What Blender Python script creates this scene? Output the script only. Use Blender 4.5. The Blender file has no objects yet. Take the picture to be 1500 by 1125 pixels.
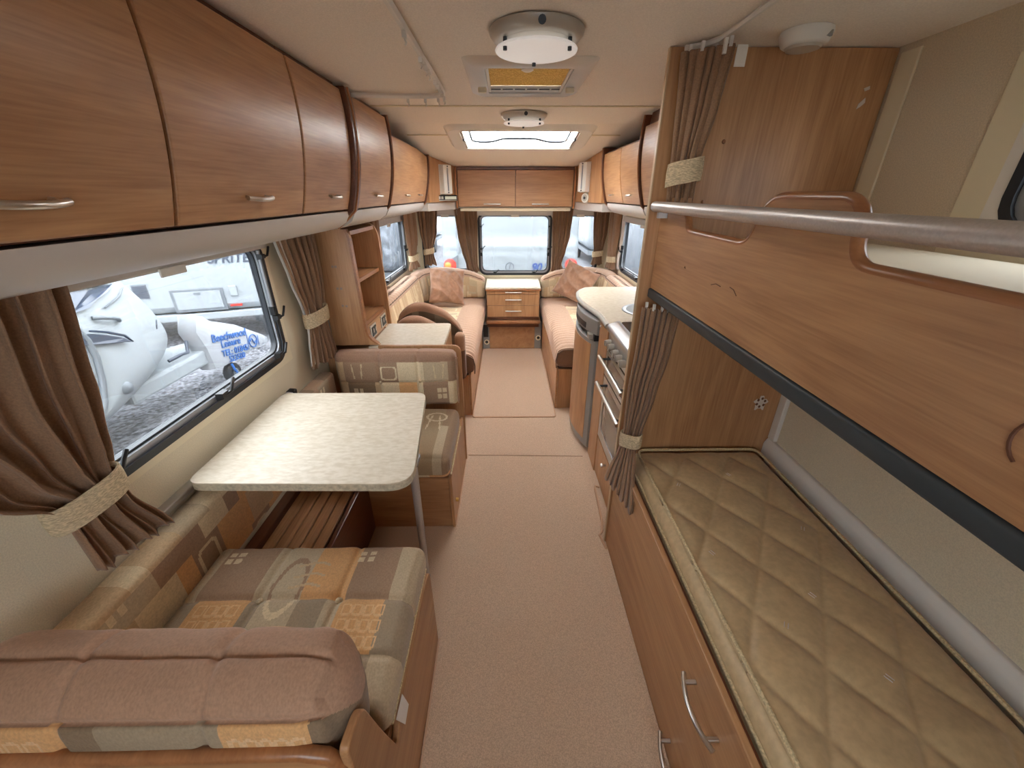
import bpy, math, random
import numpy as np
from mathutils import Vector, Matrix

random.seed(7)
np.random.seed(7)
SC = bpy.context.scene
COL = SC.collection
PI = math.pi

# ------------------------------------------------------------------ camera, sky, exposure
F_PX = 585.0
cam_d = bpy.data.cameras.new('camera')
cam_d.sensor_width = 36.0
cam_d.lens = F_PX / 1500.0 * 36.0
cam_d.clip_start = 0.02
cam_o = bpy.data.objects.new('camera', cam_d)
COL.objects.link(cam_o)
cam_o.location = (0, 0, 1.5)
cam_o.rotation_euler = (math.radians(90 - 25.539), 0, math.radians(-0.707))
SC.camera = cam_o

SKY = 15.0          # overcast sky brightness
LAMP_FILL = 0.36         # fill light added at the ceiling lights, which are themselves off
world = bpy.data.worlds.new('overcast_sky')
SC.world = world
world.use_nodes = True
bg = world.node_tree.nodes['Background']
bg.inputs[0].default_value = (0.93, 0.97, 1.0, 1)
bg.inputs[1].default_value = SKY
SC.view_settings.view_transform = 'Standard'
SC.view_settings.look = 'None'
SC.view_settings.gamma = 1.0
SC.view_settings.use_curve_mapping = False
SC.view_settings.exposure = 1.31
SC.cycles.max_bounces = 14
SC.cycles.diffuse_bounces = 8
SC.cycles.transparent_max_bounces = 16
SC.cycles.use_denoising = True
SC.cycles.sample_clamp_indirect = 8.0

# ------------------------------------------------------------------ materials
def lin(c):
    out = []
    for v in c[:3]:
        v = v / 255.0
        out.append(v / 12.92 if v <= 0.04045 else ((v + 0.055) / 1.055) ** 2.4)
    return (out[0], out[1], out[2], 1.0)

def new_mat(name):
    m = bpy.data.materials.new(name)
    m.use_nodes = True
    nt = m.node_tree
    return m, nt, nt.nodes['Principled BSDF']

def sval(b, key, v):
    if key in b.inputs:
        b.inputs[key].default_value = v

def plain(name, c, rough=0.5, metal=0.0, noise=0.0, nscale=30.0, bump=0.0, bscale=None, c2=None, sheen=0.0, stretch=(1, 1, 1)):
    m, nt, b = new_mat(name)
    b.inputs['Roughness'].default_value = rough
    b.inputs['Metallic'].default_value = metal
    b.inputs['Base Color'].default_value = lin(c)
    if sheen:
        sval(b, 'Sheen Weight', sheen)
    N = nt.nodes; L = nt.links
    if noise or bump or c2:
        tc = N.new('ShaderNodeTexCoord')
        mp = N.new('ShaderNodeMapping'); mp.inputs['Scale'].default_value = stretch
        L.new(tc.outputs['Object'], mp.inputs['Vector'])
    if noise or c2:
        nz = N.new('ShaderNodeTexNoise'); nz.inputs['Scale'].default_value = nscale; nz.inputs['Detail'].default_value = 5
        L.new(mp.outputs[0], nz.inputs['Vector'])
        rp = N.new('ShaderNodeValToRGB')
        d = c2 if c2 else tuple(max(0, v * (1 - noise)) for v in c)
        rp.color_ramp.elements[0].position = 0.35; rp.color_ramp.elements[0].color = lin(d)
        rp.color_ramp.elements[1].position = 0.65; rp.color_ramp.elements[1].color = lin(tuple(min(255, v * (1 + noise * 0.5)) for v in c))
        L.new(nz.outputs[0], rp.inputs[0]); L.new(rp.outputs[0], b.inputs['Base Color'])
    if bump:
        nb = N.new('ShaderNodeTexNoise'); nb.inputs['Scale'].default_value = bscale or nscale; nb.inputs['Detail'].default_value = 3
        L.new(mp.outputs[0], nb.inputs['Vector'])
        bp = N.new('ShaderNodeBump'); bp.inputs['Strength'].default_value = bump; bp.inputs['Distance'].default_value = 0.004
        L.new(nb.outputs[0], bp.inputs['Height']); L.new(bp.outputs[0], b.inputs['Normal'])
    return m

def wood(name, axis, c1, c2, rough=0.40, coat=0.10):
    m, nt, b = new_mat(name)
    N = nt.nodes; L = nt.links
    b.inputs['Roughness'].default_value = rough
    sval(b, 'Coat Weight', coat); sval(b, 'Coat Roughness', 0.25)
    tc = N.new('ShaderNodeTexCoord')
    def layer(s_long, s_cross, detail, dist):
        mp = N.new('ShaderNodeMapping')
        sc = [s_cross] * 3; sc['xyz'.index(axis)] = s_long
        mp.inputs['Scale'].default_value = sc
        L.new(tc.outputs['Object'], mp.inputs['Vector'])
        nz = N.new('ShaderNodeTexNoise'); nz.inputs['Scale'].default_value = 1.0
        nz.inputs['Detail'].default_value = detail; nz.inputs['Distortion'].default_value = dist
        L.new(mp.outputs[0], nz.inputs['Vector'])
        return nz
    n1 = layer(1.6, 13.0, 4, 1.4)
    n2 = layer(7.0, 190.0, 3, 0.0)
    mx = N.new('ShaderNodeMix'); mx.data_type = 'FLOAT'
    mx.inputs[0].default_value = 0.42
    L.new(n1.outputs[0], mx.inputs[2]); L.new(n2.outputs[0], mx.inputs[3])
    rp = N.new('ShaderNodeValToRGB')
    rp.color_ramp.elements[0].position = 0.34; rp.color_ramp.elements[0].color = lin(c2)
    rp.color_ramp.elements[1].position = 0.66; rp.color_ramp.elements[1].color = lin(c1)
    L.new(mx.outputs[0], rp.inputs[0]); L.new(rp.outputs[0], b.inputs['Base Color'])
    return m

M = {}
WC1, WC2 = (193, 147, 103), (159, 112, 74)
for ax in 'xyz':
    M['wood_' + ax] = wood('beech_veneer_' + ax, ax, WC1, WC2)
M['wood_edge'] = wood('dark_edge_veneer', 'y', (112, 66, 42), (84, 46, 28), 0.3)
M['wood_lip'] = wood('lip_veneer', 'y', (172, 116, 74), (142, 92, 58), 0.3)
M['slat'] = wood('slat_timber', 'y', (196, 146, 100), (150, 100, 62), 0.5, 0)
M['carpet'] = plain('beige_carpet', (200, 170, 143), 0.98, noise=0.10, nscale=300, bump=0.6, bscale=420, sheen=0.25)
M['carpet_edge'] = plain('carpet_binding', (196, 158, 128), 0.95, bump=0.5, bscale=300)
M['ceiling'] = plain('ceiling_vinyl', (238, 229, 217), 0.85, noise=0.035, nscale=260, bump=0.18, bscale=330)
M['wall'] = plain('cream_wallboard', (220, 208, 182), 0.7, noise=0.05, nscale=330, bump=0.08, bscale=330)
M['wall_beige'] = plain('beige_wallboard', (212, 195, 168), 0.75, noise=0.06, nscale=330, bump=0.08, bscale=330)
M['cream'] = plain('cream_plastic', (226, 214, 184), 0.5)
M['white_trim'] = plain('white_plastic_trim', (224, 219, 210), 0.45)
M['pelmet'] = plain('pelmet_ivory', (196, 188, 180), 0.42)
M['laminate'] = plain('speckled_laminate', (226, 215, 196), 0.5, nscale=38, c2=(210, 196, 172), bump=0.0, stretch=(1, 2.6, 1))
M['laminate_edge'] = plain('laminate_edge_band', (196, 186, 162), 0.45, noise=0.12, nscale=90)
M['metal'] = plain('satin_nickel', (206, 200, 192), 0.28, 1.0)
M['tube'] = plain('satin_aluminium', (196, 190, 186), 0.38, 0.55, noise=0.04, nscale=300)
M['steel'] = plain('brushed_steel', (190, 190, 190), 0.3, 1.0)
M['grey_frame'] = plain('grey_plastic', (140, 138, 134), 0.4)
M['dark_grey'] = plain('dark_strip', (52, 58, 62), 0.5)
M['black'] = plain('black_plastic', (24, 25, 27), 0.4)
M['rubber'] = plain('window_rubber', (34, 37, 42), 0.45)
M['silver_plastic'] = plain('silver_plastic', (186, 180, 170), 0.35, 0.35)
M['alu'] = plain('window_aluminium', (150, 152, 156), 0.4, 0.5)
M['dark_glass'] = plain('oven_glass', (40, 36, 32), 0.08)
M['curtain'] = plain('brown_curtain_cloth', (146, 112, 84), 0.85, noise=0.08, nscale=240, bump=0.15, bscale=400, sheen=0.2)
M['curtain_lit'] = M['curtain']
M['lining'] = plain('white_lining', (236, 232, 228), 0.9)
M['tieback'] = plain('woven_tieback', (206, 186, 152), 0.95, noise=0.16, nscale=120, bump=0.6, bscale=160, stretch=(1, 1, 3))
M['tan'] = plain('tan_velour', (178, 140, 112), 0.9, noise=0.07, nscale=60, bump=0.25, bscale=380, sheen=0.3)
M['tan_dark'] = plain('brown_velour', (104, 74, 52), 0.9, noise=0.08, nscale=60, sheen=0.2)
M['scatter'] = plain('scatter_cushion_velour', (168, 126, 99), 0.85, noise=0.06, nscale=40, sheen=0.35)
M['mattress'] = plain('gold_satin_ticking', (194, 166, 124), 0.45, noise=0.05, nscale=60, sheen=0.15)
M['piping'] = plain('cream_piping', (206, 184, 142), 0.8, noise=0.15, nscale=220)
M['sheet'] = plain('cream_sheet', (218, 205, 180), 0.85)
M['edge_pale'] = plain('pale_edge_band', (200, 174, 138), 0.5)
M['glass_disc'] = plain('frosted_glass', (236, 230, 222), 0.35)
M['gold'] = plain('brass', (200, 160, 90), 0.3, 0.8)
M['sticker'] = plain('pale_sticker', (206, 196, 190), 0.6)
M['sticker_grey'] = plain('grey_sticker', (150, 130, 118), 0.6)
M['scratch'] = plain('scratch_mark', (98, 58, 36), 0.6)
M['display'] = plain('radio_display', (210, 214, 196), 0.3)
M['caravan'] = plain('caravan_white', (148, 153, 156), 0.35)
M['caravan_grey'] = plain('caravan_light_grey', (108, 113, 118), 0.45)
M['decal'] = plain('grey_decal', (66, 72, 84), 0.4)
M['decal_blue'] = plain('blue_lettering', (44, 96, 164), 0.5)
M['decal_navy'] = plain('navy_lettering', (50, 80, 140), 0.5)
M['win_dark'] = plain('dark_tinted_window', (58, 68, 86), 0.1)
M['tail_red'] = plain('tail_lamp_red', (214, 62, 52), 0.25)
M['tail_amber'] = plain('tail_lamp_amber', (236, 132, 60), 0.25)
M['canvas'] = plain('white_canvas', (160, 162, 166), 0.8, bump=0.2, bscale=14)
M['tyre'] = plain('tyre_rubber', (40, 42, 46), 0.8)
M['gravel'] = plain('grey_gravel', (150, 150, 154), 0.95, nscale=27, c2=(40, 42, 48), bump=1.0, bscale=34)
M['wrap'] = plain('translucent_wrap', (138, 142, 148), 0.35, noise=0.25, nscale=9, bump=0.6, bscale=12, stretch=(1, 5, 0.6))

def patch_material():
    m, nt, b = new_mat('patchwork_fabric')
    N = nt.nodes; L = nt.links
    b.inputs['Roughness'].default_value = 0.9
    sval(b, 'Sheen Weight', 0.15)
    at = N.new('ShaderNodeAttribute'); at.attribute_name = 'Col'
    tc = N.new('ShaderNodeTexCoord')
    mp = N.new('ShaderNodeMapping'); mp.inputs['Scale'].default_value = (260, 170, 170)
    L.new(tc.outputs['Object'], mp.inputs['Vector'])
    nz = N.new('ShaderNodeTexNoise'); nz.inputs['Scale'].default_value = 1.0; nz.inputs['Detail'].default_value = 3
    L.new(mp.outputs[0], nz.inputs['Vector'])
    mr = N.new('ShaderNodeMapRange'); mr.inputs[1].default_value = 0.3; mr.inputs[2].default_value = 0.7
    mr.inputs[3].default_value = 0.86; mr.inputs[4].default_value = 1.10
    L.new(nz.outputs[0], mr.inputs[0])
    mu = N.new('ShaderNodeVectorMath'); mu.operation = 'SCALE'
    L.new(at.outputs['Color'], mu.inputs[0]); L.new(mr.outputs[0], mu.inputs['Scale'])
    L.new(mu.outputs[0], b.inputs['Base Color'])
    bp = N.new('ShaderNodeBump'); bp.inputs['Strength'].default_value = 0.3; bp.inputs['Distance'].default_value = 0.002
    L.new(nz.outputs[0], bp.inputs['Height']); L.new(bp.outputs[0], b.inputs['Normal'])
    return m
M['patch'] = patch_material()

def pane_material(name, tint, refl=0.06, rough=0.02):
    m = bpy.data.materials.new(name); m.use_nodes = True
    nt = m.node_tree; N = nt.nodes; L = nt.links
    N.remove(N['Principled BSDF'])
    tr = N.new('ShaderNodeBsdfTransparent'); tr.inputs[0].default_value = tint
    gl = N.new('ShaderNodeBsdfGlossy'); gl.inputs['Roughness'].default_value = rough
    mx = N.new('ShaderNodeMixShader'); mx.inputs[0].default_value = refl
    L.new(tr.outputs[0], mx.inputs[1]); L.new(gl.outputs[0], mx.inputs[2])
    L.new(mx.outputs[0], N['Material Output'].inputs[0])
    return m
M['pane'] = pane_material('acrylic_pane', (0.44, 0.45, 0.46, 1), 0.04)
M['oven_door_glass'] = plain('smoked_oven_glass', (112, 102, 88), 0.12)

def rooflight_material():
    m = bpy.data.materials.new('opal_rooflight'); m.use_nodes = True
    nt = m.node_tree; N = nt.nodes; L = nt.links
    N.remove(N['Principled BSDF'])
    tl = N.new('ShaderNodeBsdfTranslucent'); tl.inputs[0].default_value = (0.85, 0.85, 0.85, 1)
    tr = N.new('ShaderNodeBsdfTransparent'); tr.inputs[0].default_value = (1, 1, 1, 1)
    mx = N.new('ShaderNodeMixShader'); mx.inputs[0].default_value = 0.62
    L.new(tl.outputs[0], mx.inputs[1]); L.new(tr.outputs[0], mx.inputs[2])
    L.new(mx.outputs[0], N['Material Output'].inputs[0])
    return m
M['rooflight'] = rooflight_material()
def flyscreen_material():
    m = bpy.data.materials.new('amber_flyscreen'); m.use_nodes = True
    nt = m.node_tree; N = nt.nodes; L = nt.links
    N.remove(N['Principled BSDF'])
    tc = N.new('ShaderNodeTexCoord'); nz = N.new('ShaderNodeTexNoise'); nz.inputs['Scale'].default_value = 260
    L.new(tc.outputs['Object'], nz.inputs['Vector'])
    rp = N.new('ShaderNodeValToRGB'); rp.color_ramp.elements[0].position = .35; rp.color_ramp.elements[1].position = .65
    rp.color_ramp.elements[0].color = lin((176, 148, 92)); rp.color_ramp.elements[1].color = lin((222, 194, 134))
    L.new(nz.outputs[0], rp.inputs[0])
    tl = N.new('ShaderNodeBsdfTranslucent'); df = N.new('ShaderNodeBsdfDiffuse')
    L.new(rp.outputs[0], tl.inputs[0]); L.new(rp.outputs[0], df.inputs[0])
    mx_ = N.new('ShaderNodeMixShader'); mx_.inputs[0].default_value = .91
    L.new(tl.outputs[0], mx_.inputs[1]); L.new(df.outputs[0], mx_.inputs[2])
    L.new(mx_.outputs[0], N['Material Output'].inputs[0])
    return m
M['gold_mesh'] = flyscreen_material()

def lamp_material(strength):
    m, nt, b = new_mat('frosted_glass_glow')
    b.inputs['Base Color'].default_value = lin((240, 234, 226))
    b.inputs['Roughness'].default_value = 0.4
    b.inputs['Emission Color'].default_value = (1.0, 0.97, 0.93, 1)
    b.inputs['Emission Strength'].default_value = strength  # faint glow added to the glass of a light that is off
    return m

# ------------------------------------------------------------------ mesh helpers
class MB:
    def __init__(s):
        s.v = []; s.f = []; s.c = None
    def add(s, vs, fs):
        o = len(s.v)
        s.v.extend([tuple(p) for p in vs]); s.f.extend([tuple(i + o for i in f) for f in fs])
        return s
    def box(s, x0, x1, y0, y1, z0, z1):
        return s.add([(x0, y0, z0), (x1, y0, z0), (x1, y1, z0), (x0, y1, z0), (x0, y0, z1), (x1, y0, z1), (x1, y1, z1), (x0, y1, z1)],
                     [(0, 3, 2, 1), (4, 5, 6, 7), (0, 1, 5, 4), (1, 2, 6, 5), (2, 3, 7, 6), (3, 0, 4, 7)])
    def prism(s, pts, axis, a0, a1):
        n = len(pts)
        def P(p, a):
            return (a, p[0], p[1]) if axis == 'x' else ((p[0], a, p[1]) if axis == 'y' else (p[0], p[1], a))
        vs = [P(p, a0) for p in pts] + [P(p, a1) for p in pts]
        fs = [tuple(range(n - 1, -1, -1)), tuple(range(n, 2 * n))]
        fs += [(i, (i + 1) % n, n + (i + 1) % n, n + i) for i in range(n)]
        return s.add(vs, fs)
    def ring(s, outer, inner, axis, a0, a1):
        n = len(outer)
        def P(p, a):
            return (a, p[0], p[1]) if axis == 'x' else ((p[0], a, p[1]) if axis == 'y' else (p[0], p[1], a))
        vs = [P(p, a0) for p in outer] + [P(p, a0) for p in inner] + [P(p, a1) for p in outer] + [P(p, a1) for p in inner]
        fs = []
        for i in range(n):
            j = (i + 1) % n
            fs += [(i, j, n + j, n + i), (2 * n + j, 2 * n + i, 3 * n + i, 3 * n + j),
                   (i, 2 * n + i, 2 * n + j, j), (n + j, 3 * n + j, 3 * n + i, n + i)]
        return s.add(vs, fs)
    def tube(s, path, r, n=8, closed=False):
        pts = [Vector(p) for p in path]; k = len(pts)
        rr = r if isinstance(r, (list, tuple)) else [r] * k
        vs = []; fs = []; up = None
        for i, p in enumerate(pts):
            if closed: t = pts[(i + 1) % k] - pts[i - 1]
            else: t = pts[min(i + 1, k - 1)] - pts[max(i - 1, 0)]
            t.normalize()
            if up is None:
                up = Vector((0, 0, 1)) if abs(t.z) < 0.9 else Vector((1, 0, 0))
            a = t.cross(up)
            if a.length < 1e-6: a = t.cross(Vector((0, 1, 0.1)))
            a.normalize(); b = a.cross(t).normalized(); up = b
            for q in range(n):
                th = 2 * PI * q / n
                vs.append(p + (a * math.cos(th) + b * math.sin(th)) * rr[i])
        m = k if closed else k - 1
        for i in range(m):
            i2 = (i + 1) % k
            for q in range(n):
                q2 = (q + 1) % n
                fs.append((i * n + q, i * n + q2, i2 * n + q2, i2 * n + q))
        if not closed:
            fs.append(tuple(range(n - 1, -1, -1))); fs.append(tuple((k - 1) * n + q for q in range(n)))
        return s.add(vs, fs)
    def lathe(s, prof, c, axis='z', n=24, flip=1):
        vs = []; fs = []; k = len(prof)
        for r, h in prof:
            for q in range(n):
                th = 2 * PI * q / n
                a, b2 = r * math.cos(th), r * math.sin(th)
                if axis == 'z': vs.append((c[0] + a, c[1] + b2, c[2] + h))
                elif axis == 'x': vs.append((c[0] + h, c[1] + a, c[2] + b2))
                else: vs.append((c[0] + b2, c[1] + h, c[2] + a))
        for i in range(k - 1):
            for q in range(n):
                q2 = (q + 1) % n
                fs.append((i * n + q, i * n + q2, (i + 1) * n + q2, (i + 1) * n + q))
        fs.append(tuple(range(n - 1, -1, -1))); fs.append(tuple((k - 1) * n + q for q in range(n)))
        return s.add(vs, fs)
    def grid(s, fn, nu, nv):
        vs = [fn(i / nu, j / nv) for j in range(nv + 1) for i in range(nu + 1)]
        w = nu + 1
        fs = [(j * w + i, j * w + i + 1, (j + 1) * w + i + 1, (j + 1) * w + i) for j in range(nv) for i in range(nu)]
        return s.add(vs, fs)
    def slab(s, front, back, nu, nv):
        """closed thick sheet between two surfaces"""
        w = nu + 1; o = (nu + 1) * (nv + 1)
        vs = [front(i / nu, j / nv) for j in range(nv + 1) for i in range(nu + 1)] + [back(i / nu, j / nv) for j in range(nv + 1) for i in range(nu + 1)]
        fs = []
        for j in range(nv):
            for i in range(nu):
                a = j * w + i
                fs.append((a, a + 1, a + w + 1, a + w)); fs.append((o + a, o + a + w, o + a + w + 1, o + a + 1))
        for i in range(nu):
            fs.append((i, o + i, o + i + 1, i + 1))
            a = nv * w + i; fs.append((a, a + 1, o + a + 1, o + a))
        for j in range(nv):
            a = j * w; fs.append((a, a + w, o + a + w, o + a))
            a = j * w + nu; fs.append((a, o + a, o + a + w, a + w))
        return s.add(vs, fs)
    def xf(s, fn):
        s.v = [tuple(fn(p)) for p in s.v]; return s

ROOT = {}
def obj(name, mb, mat, parent=None, smooth=None, bevel=0.0, solid=0.0, kind=None, bseg=2):
    me = bpy.data.meshes.new(name)
    base = Vector((0, 0, 0))
    if parent is not None:
        base = ROOT[parent.name]
    vs = [(p[0] - base[0], p[1] - base[1], p[2] - base[2]) for p in mb.v]
    me.from_pydata(vs, [], mb.f)
    me.update()
    if mb.c is not None:
        ca = me.color_attributes.new('Col', 'FLOAT_COLOR', 'CORNER')
        cnt = np.array([len(f) for f in mb.f])
        rgba = np.concatenate([mb.c, np.ones((len(mb.c), 1))], axis=1)
        ca.data.foreach_set('color', np.repeat(rgba, cnt, axis=0).astype(np.float32).ravel())
    o = bpy.data.objects.new(name, me)
    COL.objects.link(o)
    me.materials.append(M[mat] if isinstance(mat, str) else mat)
    if smooth is not None:
        me.polygons.foreach_set('use_smooth', [True] * len(me.polygons))
        if smooth < 179:
            me.set_sharp_from_angle(angle=math.radians(smooth))
    if bevel:
        md = o.modifiers.new('bevel', 'BEVEL'); md.width = bevel; md.segments = bseg; md.limit_method = 'ANGLE'
        md.angle_limit = math.radians(40)
    if solid:
        md = o.modifiers.new('solid', 'SOLIDIFY'); md.thickness = solid; md.offset = 0
    if parent is not None:
        o.parent = parent
    ROOT[o.name] = base
    if kind: o['kind'] = kind
    return o

def tag(o, label=None, cat=None, group=None, kind=None):
    if label: o['label'] = label
    if cat: o['category'] = cat
    if group: o['group'] = group
    if kind: o['kind'] = kind
    return o

def thing(name, label, cat, loc, group=None, kind=None):
    o = bpy.data.objects.new(name, None)
    o.empty_display_size = 0.05
    COL.objects.link(o); o.location = loc
    ROOT[o.name] = Vector(loc)
    tag(o, label, cat, group, kind)
    return o

def struct(name, loc=(0, 0, 0), label=None):
    o = thing(name, label, None, loc, kind='structure'); return o

def box(*a): return MB().box(*a)

def rrect(x0, x1, y0, y1, r, n=5):
    pts = []
    for cx, cy, a0 in ((x1 - r, y1 - r, 0), (x0 + r, y1 - r, 90), (x0 + r, y0 + r, 180), (x1 - r, y0 + r, 270)):
        for i in range(n + 1):
            a = math.radians(a0 + 90 * i / n)
            pts.append((cx + r * math.cos(a), cy + r * math.sin(a)))
    return pts

def rect_match(x0, x1, y0, y1, n=5):
    """outer rectangle with the same vertex count as rrect(n)"""
    pts = []
    for cx, cy in ((x1, y1), (x0, y1), (x0, y0), (x1, y0)):
        pts += [(cx, cy)] * (n + 1)
    return pts

def fillet(pts, rs, n=6):
    out = []
    k = len(pts)
    for i in range(k):
        p0, p, p1 = Vector(pts[i - 1]), Vector(pts[i]), Vector(pts[(i + 1) % k])
        r = rs[i] if isinstance(rs, (list, tuple)) else rs
        if r <= 0:
            out.append(tuple(p)); continue
        a = (p0 - p); b = (p1 - p)
        d = min(r, a.length * 0.49, b.length * 0.49)
        A = p + a.normalized() * d; B = p + b.normalized() * d
        for j in range(n + 1):
            t = j / n
            q = A * (1 - t) ** 2 + p * 2 * t * (1 - t) + B * t * t
            out.append(tuple(q))
    return out

def soft_box(x0, x1, y0, y1, z0, z1, r, n, deform=None, colour=None):
    nx, ny, nz = n
    idx = {}; P = []; fs = []
    def vid(i, j, k):
        key = (i, j, k)
        if key not in idx:
            idx[key] = len(P); P.append((i / nx * 2 - 1, j / ny * 2 - 1, k / nz * 2 - 1))
        return idx[key]
    for i in range(nx):
        for j in range(ny):
            fs.append((vid(i, j, nz), vid(i + 1, j, nz), vid(i + 1, j + 1, nz), vid(i, j + 1, nz)))
            fs.append((vid(i, j, 0), vid(i, j + 1, 0), vid(i + 1, j + 1, 0), vid(i + 1, j, 0)))
    for i in range(nx):
        for k in range(nz):
            fs.append((vid(i, 0, k), vid(i + 1, 0, k), vid(i + 1, 0, k + 1), vid(i, 0, k + 1)))
            fs.append((vid(i, ny, k), vid(i, ny, k + 1), vid(i + 1, ny, k + 1), vid(i + 1, ny, k)))
    for j in range(ny):
        for k in range(nz):
            fs.append((vid(0, j, k), vid(0, j, k + 1), vid(0, j + 1, k + 1), vid(0, j + 1, k)))
            fs.append((vid(nx, j, k), vid(nx, j + 1, k), vid(nx, j + 1, k + 1), vid(nx, j, k + 1)))
    P = np.array(P)
    h = np.array([(x1 - x0) / 2, (y1 - y0) / 2, (z1 - z0) / 2]); c = np.array([(x0 + x1) / 2, (y0 + y1) / 2, (z0 + z1) / 2])
    r = min(r, h.min() * 0.999)
    q = np.clip(P * h, -(h - r), h - r); d = P * h - q
    nd = np.linalg.norm(d, axis=1, keepdims=True); nd[nd < 1e-9] = 1
    nrm = d / nd
    pos = q + nrm * r * (np.abs(d).max(axis=1, keepdims=True) > 1e-9)
    W = pos + c
    if deform is not None:
        W = deform(P.copy(), W.copy(), nrm)
    mb = MB(); mb.v = [tuple(p) for p in W]; mb.f = fs
    if colour is not None:
        fa = np.array(fs)
        pc = P[fa].mean(axis=1)
        wc = W[fa].mean(axis=1)
        mb.c = lin_np(colour(pc, wc))
    return mb

def lin_np(c):
    c = np.asarray(c, float) / 255.0
    return np.where(c <= 0.04045, c / 12.92, ((c + 0.055) / 1.055) ** 2.4)

def groove(x, at, w):
    return np.exp(-((x - at) / w) ** 2)

def wrinkle(a, b, seed=0):
    return (np.sin(a * 7.1 + 2.3 * np.sin(b * 3.1 + seed)) + 0.6 * np.sin(a * 15.7 + b * 4.2 + seed * 1.7) + 0.5 * np.sin(b * 11.3 - a * 5.0 + seed))

def text(name, body, size, mat, matrix, parent=None, extrude=0.002, shear=0.0, align='LEFT', bold=0.0):
    cu = bpy.data.curves.new(name, 'FONT')
    cu.body = body; cu.size = size; cu.extrude = extrude; cu.shear = shear; cu.align_x = align
    cu.offset = bold
    o = bpy.data.objects.new(name, cu); COL.objects.link(o)
    cu.materials.append(M[mat])
    m = Matrix(matrix)
    if parent is not None:
        o.parent = parent
        m = Matrix.Translation(-ROOT[parent.name]) @ m
    o.matrix_basis = m
    bpy.context.view_layer.update()
    me = bpy.data.meshes.new_from_object(o.evaluated_get(bpy.context.evaluated_depsgraph_get()))
    me.name = name
    m2 = o.matrix_basis.copy()
    bpy.data.objects.remove(o)
    o = bpy.data.objects.new(name, me); COL.objects.link(o)
    if parent is not None: o.parent = parent
    o.matrix_basis = m2
    ROOT[o.name] = ROOT[parent.name] if parent else Vector((0, 0, 0))
    return o

def frame_mat(org, xax, yax):
    x = Vector(xax).normalized(); y = Vector(yax).normalized(); z = x.cross(y)
    return Matrix(((x.x, y.x, z.x, org[0]), (x.y, y.y, z.y, org[1]), (x.z, y.z, z.z, org[2]), (0, 0, 0, 1)))

# ------------------------------------------------------------------ the shell
XL, XR, YB, YF = -1.0, 1.10, -0.75, 4.42
ZC = 1.868
def zc(y):
    return ZC if y < 2.75 else ZC - 0.135 * (y - 2.75)
def mx(x):                       # mirror across the caravan's centre line
    return 0.10 - x

def plate(axis, a0, a1, u0, u1, w0, w1, holes, ucuts=()):
    us = sorted(set([u0, u1] + [h[0] for h in holes] + [h[1] for h in holes] + list(ucuts)))
    ws = sorted(set([w0, w1] + [h[2] for h in holes] + [h[3] for h in holes]))
    us = [u for u in us if u0 <= u <= u1]; ws = [w for w in ws if w0 <= w <= w1]
    mb = MB()
    for i in range(len(us) - 1):
        for j in range(len(ws) - 1):
            cu, cw = (us[i] + us[i + 1]) / 2, (ws[j] + ws[j + 1]) / 2
            if any(h[0] < cu < h[1] and h[2] < cw < h[3] for h in holes): continue
            if axis == 'x': mb.box(a0, a1, us[i], us[i + 1], ws[j], ws[j + 1])
            elif axis == 'y': mb.box(us[i], us[i + 1], a0, a1, ws[j], ws[j + 1])
            else: mb.box(us[i], us[i + 1], ws[j], ws[j + 1], a0, a1)
    return mb

W1 = (0.70, 1.70, 0.835, 1.345)      # left dinette window  (y0,y1,z0,z1)
W2 = (2.95, 4.12, 0.81, 1.31)        # left lounge window
W3 = (-0.30, 0.47, 0.70, 1.325)      # front centre (x0,x1,z0,z1)
W4 = (-0.885, -0.37, 0.72, 1.325)
W5 = (0.54, 0.965, 0.72, 1.325)
W6 = (2.75, 3.97, 0.82, 1.31)        # right lounge window
W7 = (0.30, 0.955, 1.41, 1.70)       # bunk window
W8 = (-0.60, 0.60, 1.00, 1.60)       # unseen rear window behind the camera, added and sized to brighten the near end
V1 = (-0.075, 0.225, 1.56, 1.94)     # roof vent opening (x0,x1,y0,y1)
V2 = (-0.295, 0.465, 2.82, 3.22)     # big rooflight opening

fl = obj('floor', box(XL - .04, XR + .04, YB - .04, YF + .04, -0.06, 0.0), 'carpet', kind='structure')
o = obj('wall_left', plate('x', XL - .04, XL, YB, YF, 0, ZC, [W1, W2]), 'wall', kind='structure')
o = obj('wall_right', plate('x', XR, XR + .04, YB, YF, 0, ZC, [W6, W7]), 'wall_beige', kind='structure')
o = obj('wall_front', plate('y', YF, YF + .04, XL - .04, XR + .04, 0, zc(YF), [W3, W4, W5]), 'wall', kind='structure')
o = obj('wall_back', plate('y', YB - .04, YB, XL - .04, XR + .04, 0, ZC, [W8]), 'wall', kind='structure')
cb = plate('z', 0, 0.05, XL - .04, XR + .04, YB - .04, YF + .04, [V1, V2], ())
# roof panels are cut at the fold so that the front slope is exact
cb = MB()
for (ya, yb, hs) in ((YB - .04, 2.75, [V1]), (2.75, YF + .04, [V2])):
    q = plate('z', 0, 0.05, XL - .04, XR + .04, ya, yb, hs)
    cb.add(q.v, q.f)
cb.xf(lambda p: (p[0], p[1], p[2] + zc(p[1])))
ceil = obj('ceiling', cb, 'ceiling', kind='structure')
# joint strips across the ceiling
for y, nm in ((2.235, 'trim_1'), (2.985, 'trim_2')):
    obj(nm, MB().box(XL + .37, XR - .37, y - .007, y + .007, zc(y) - .006, zc(y) - .0005), 'cream', kind='structure', bevel=0.002)
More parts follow.
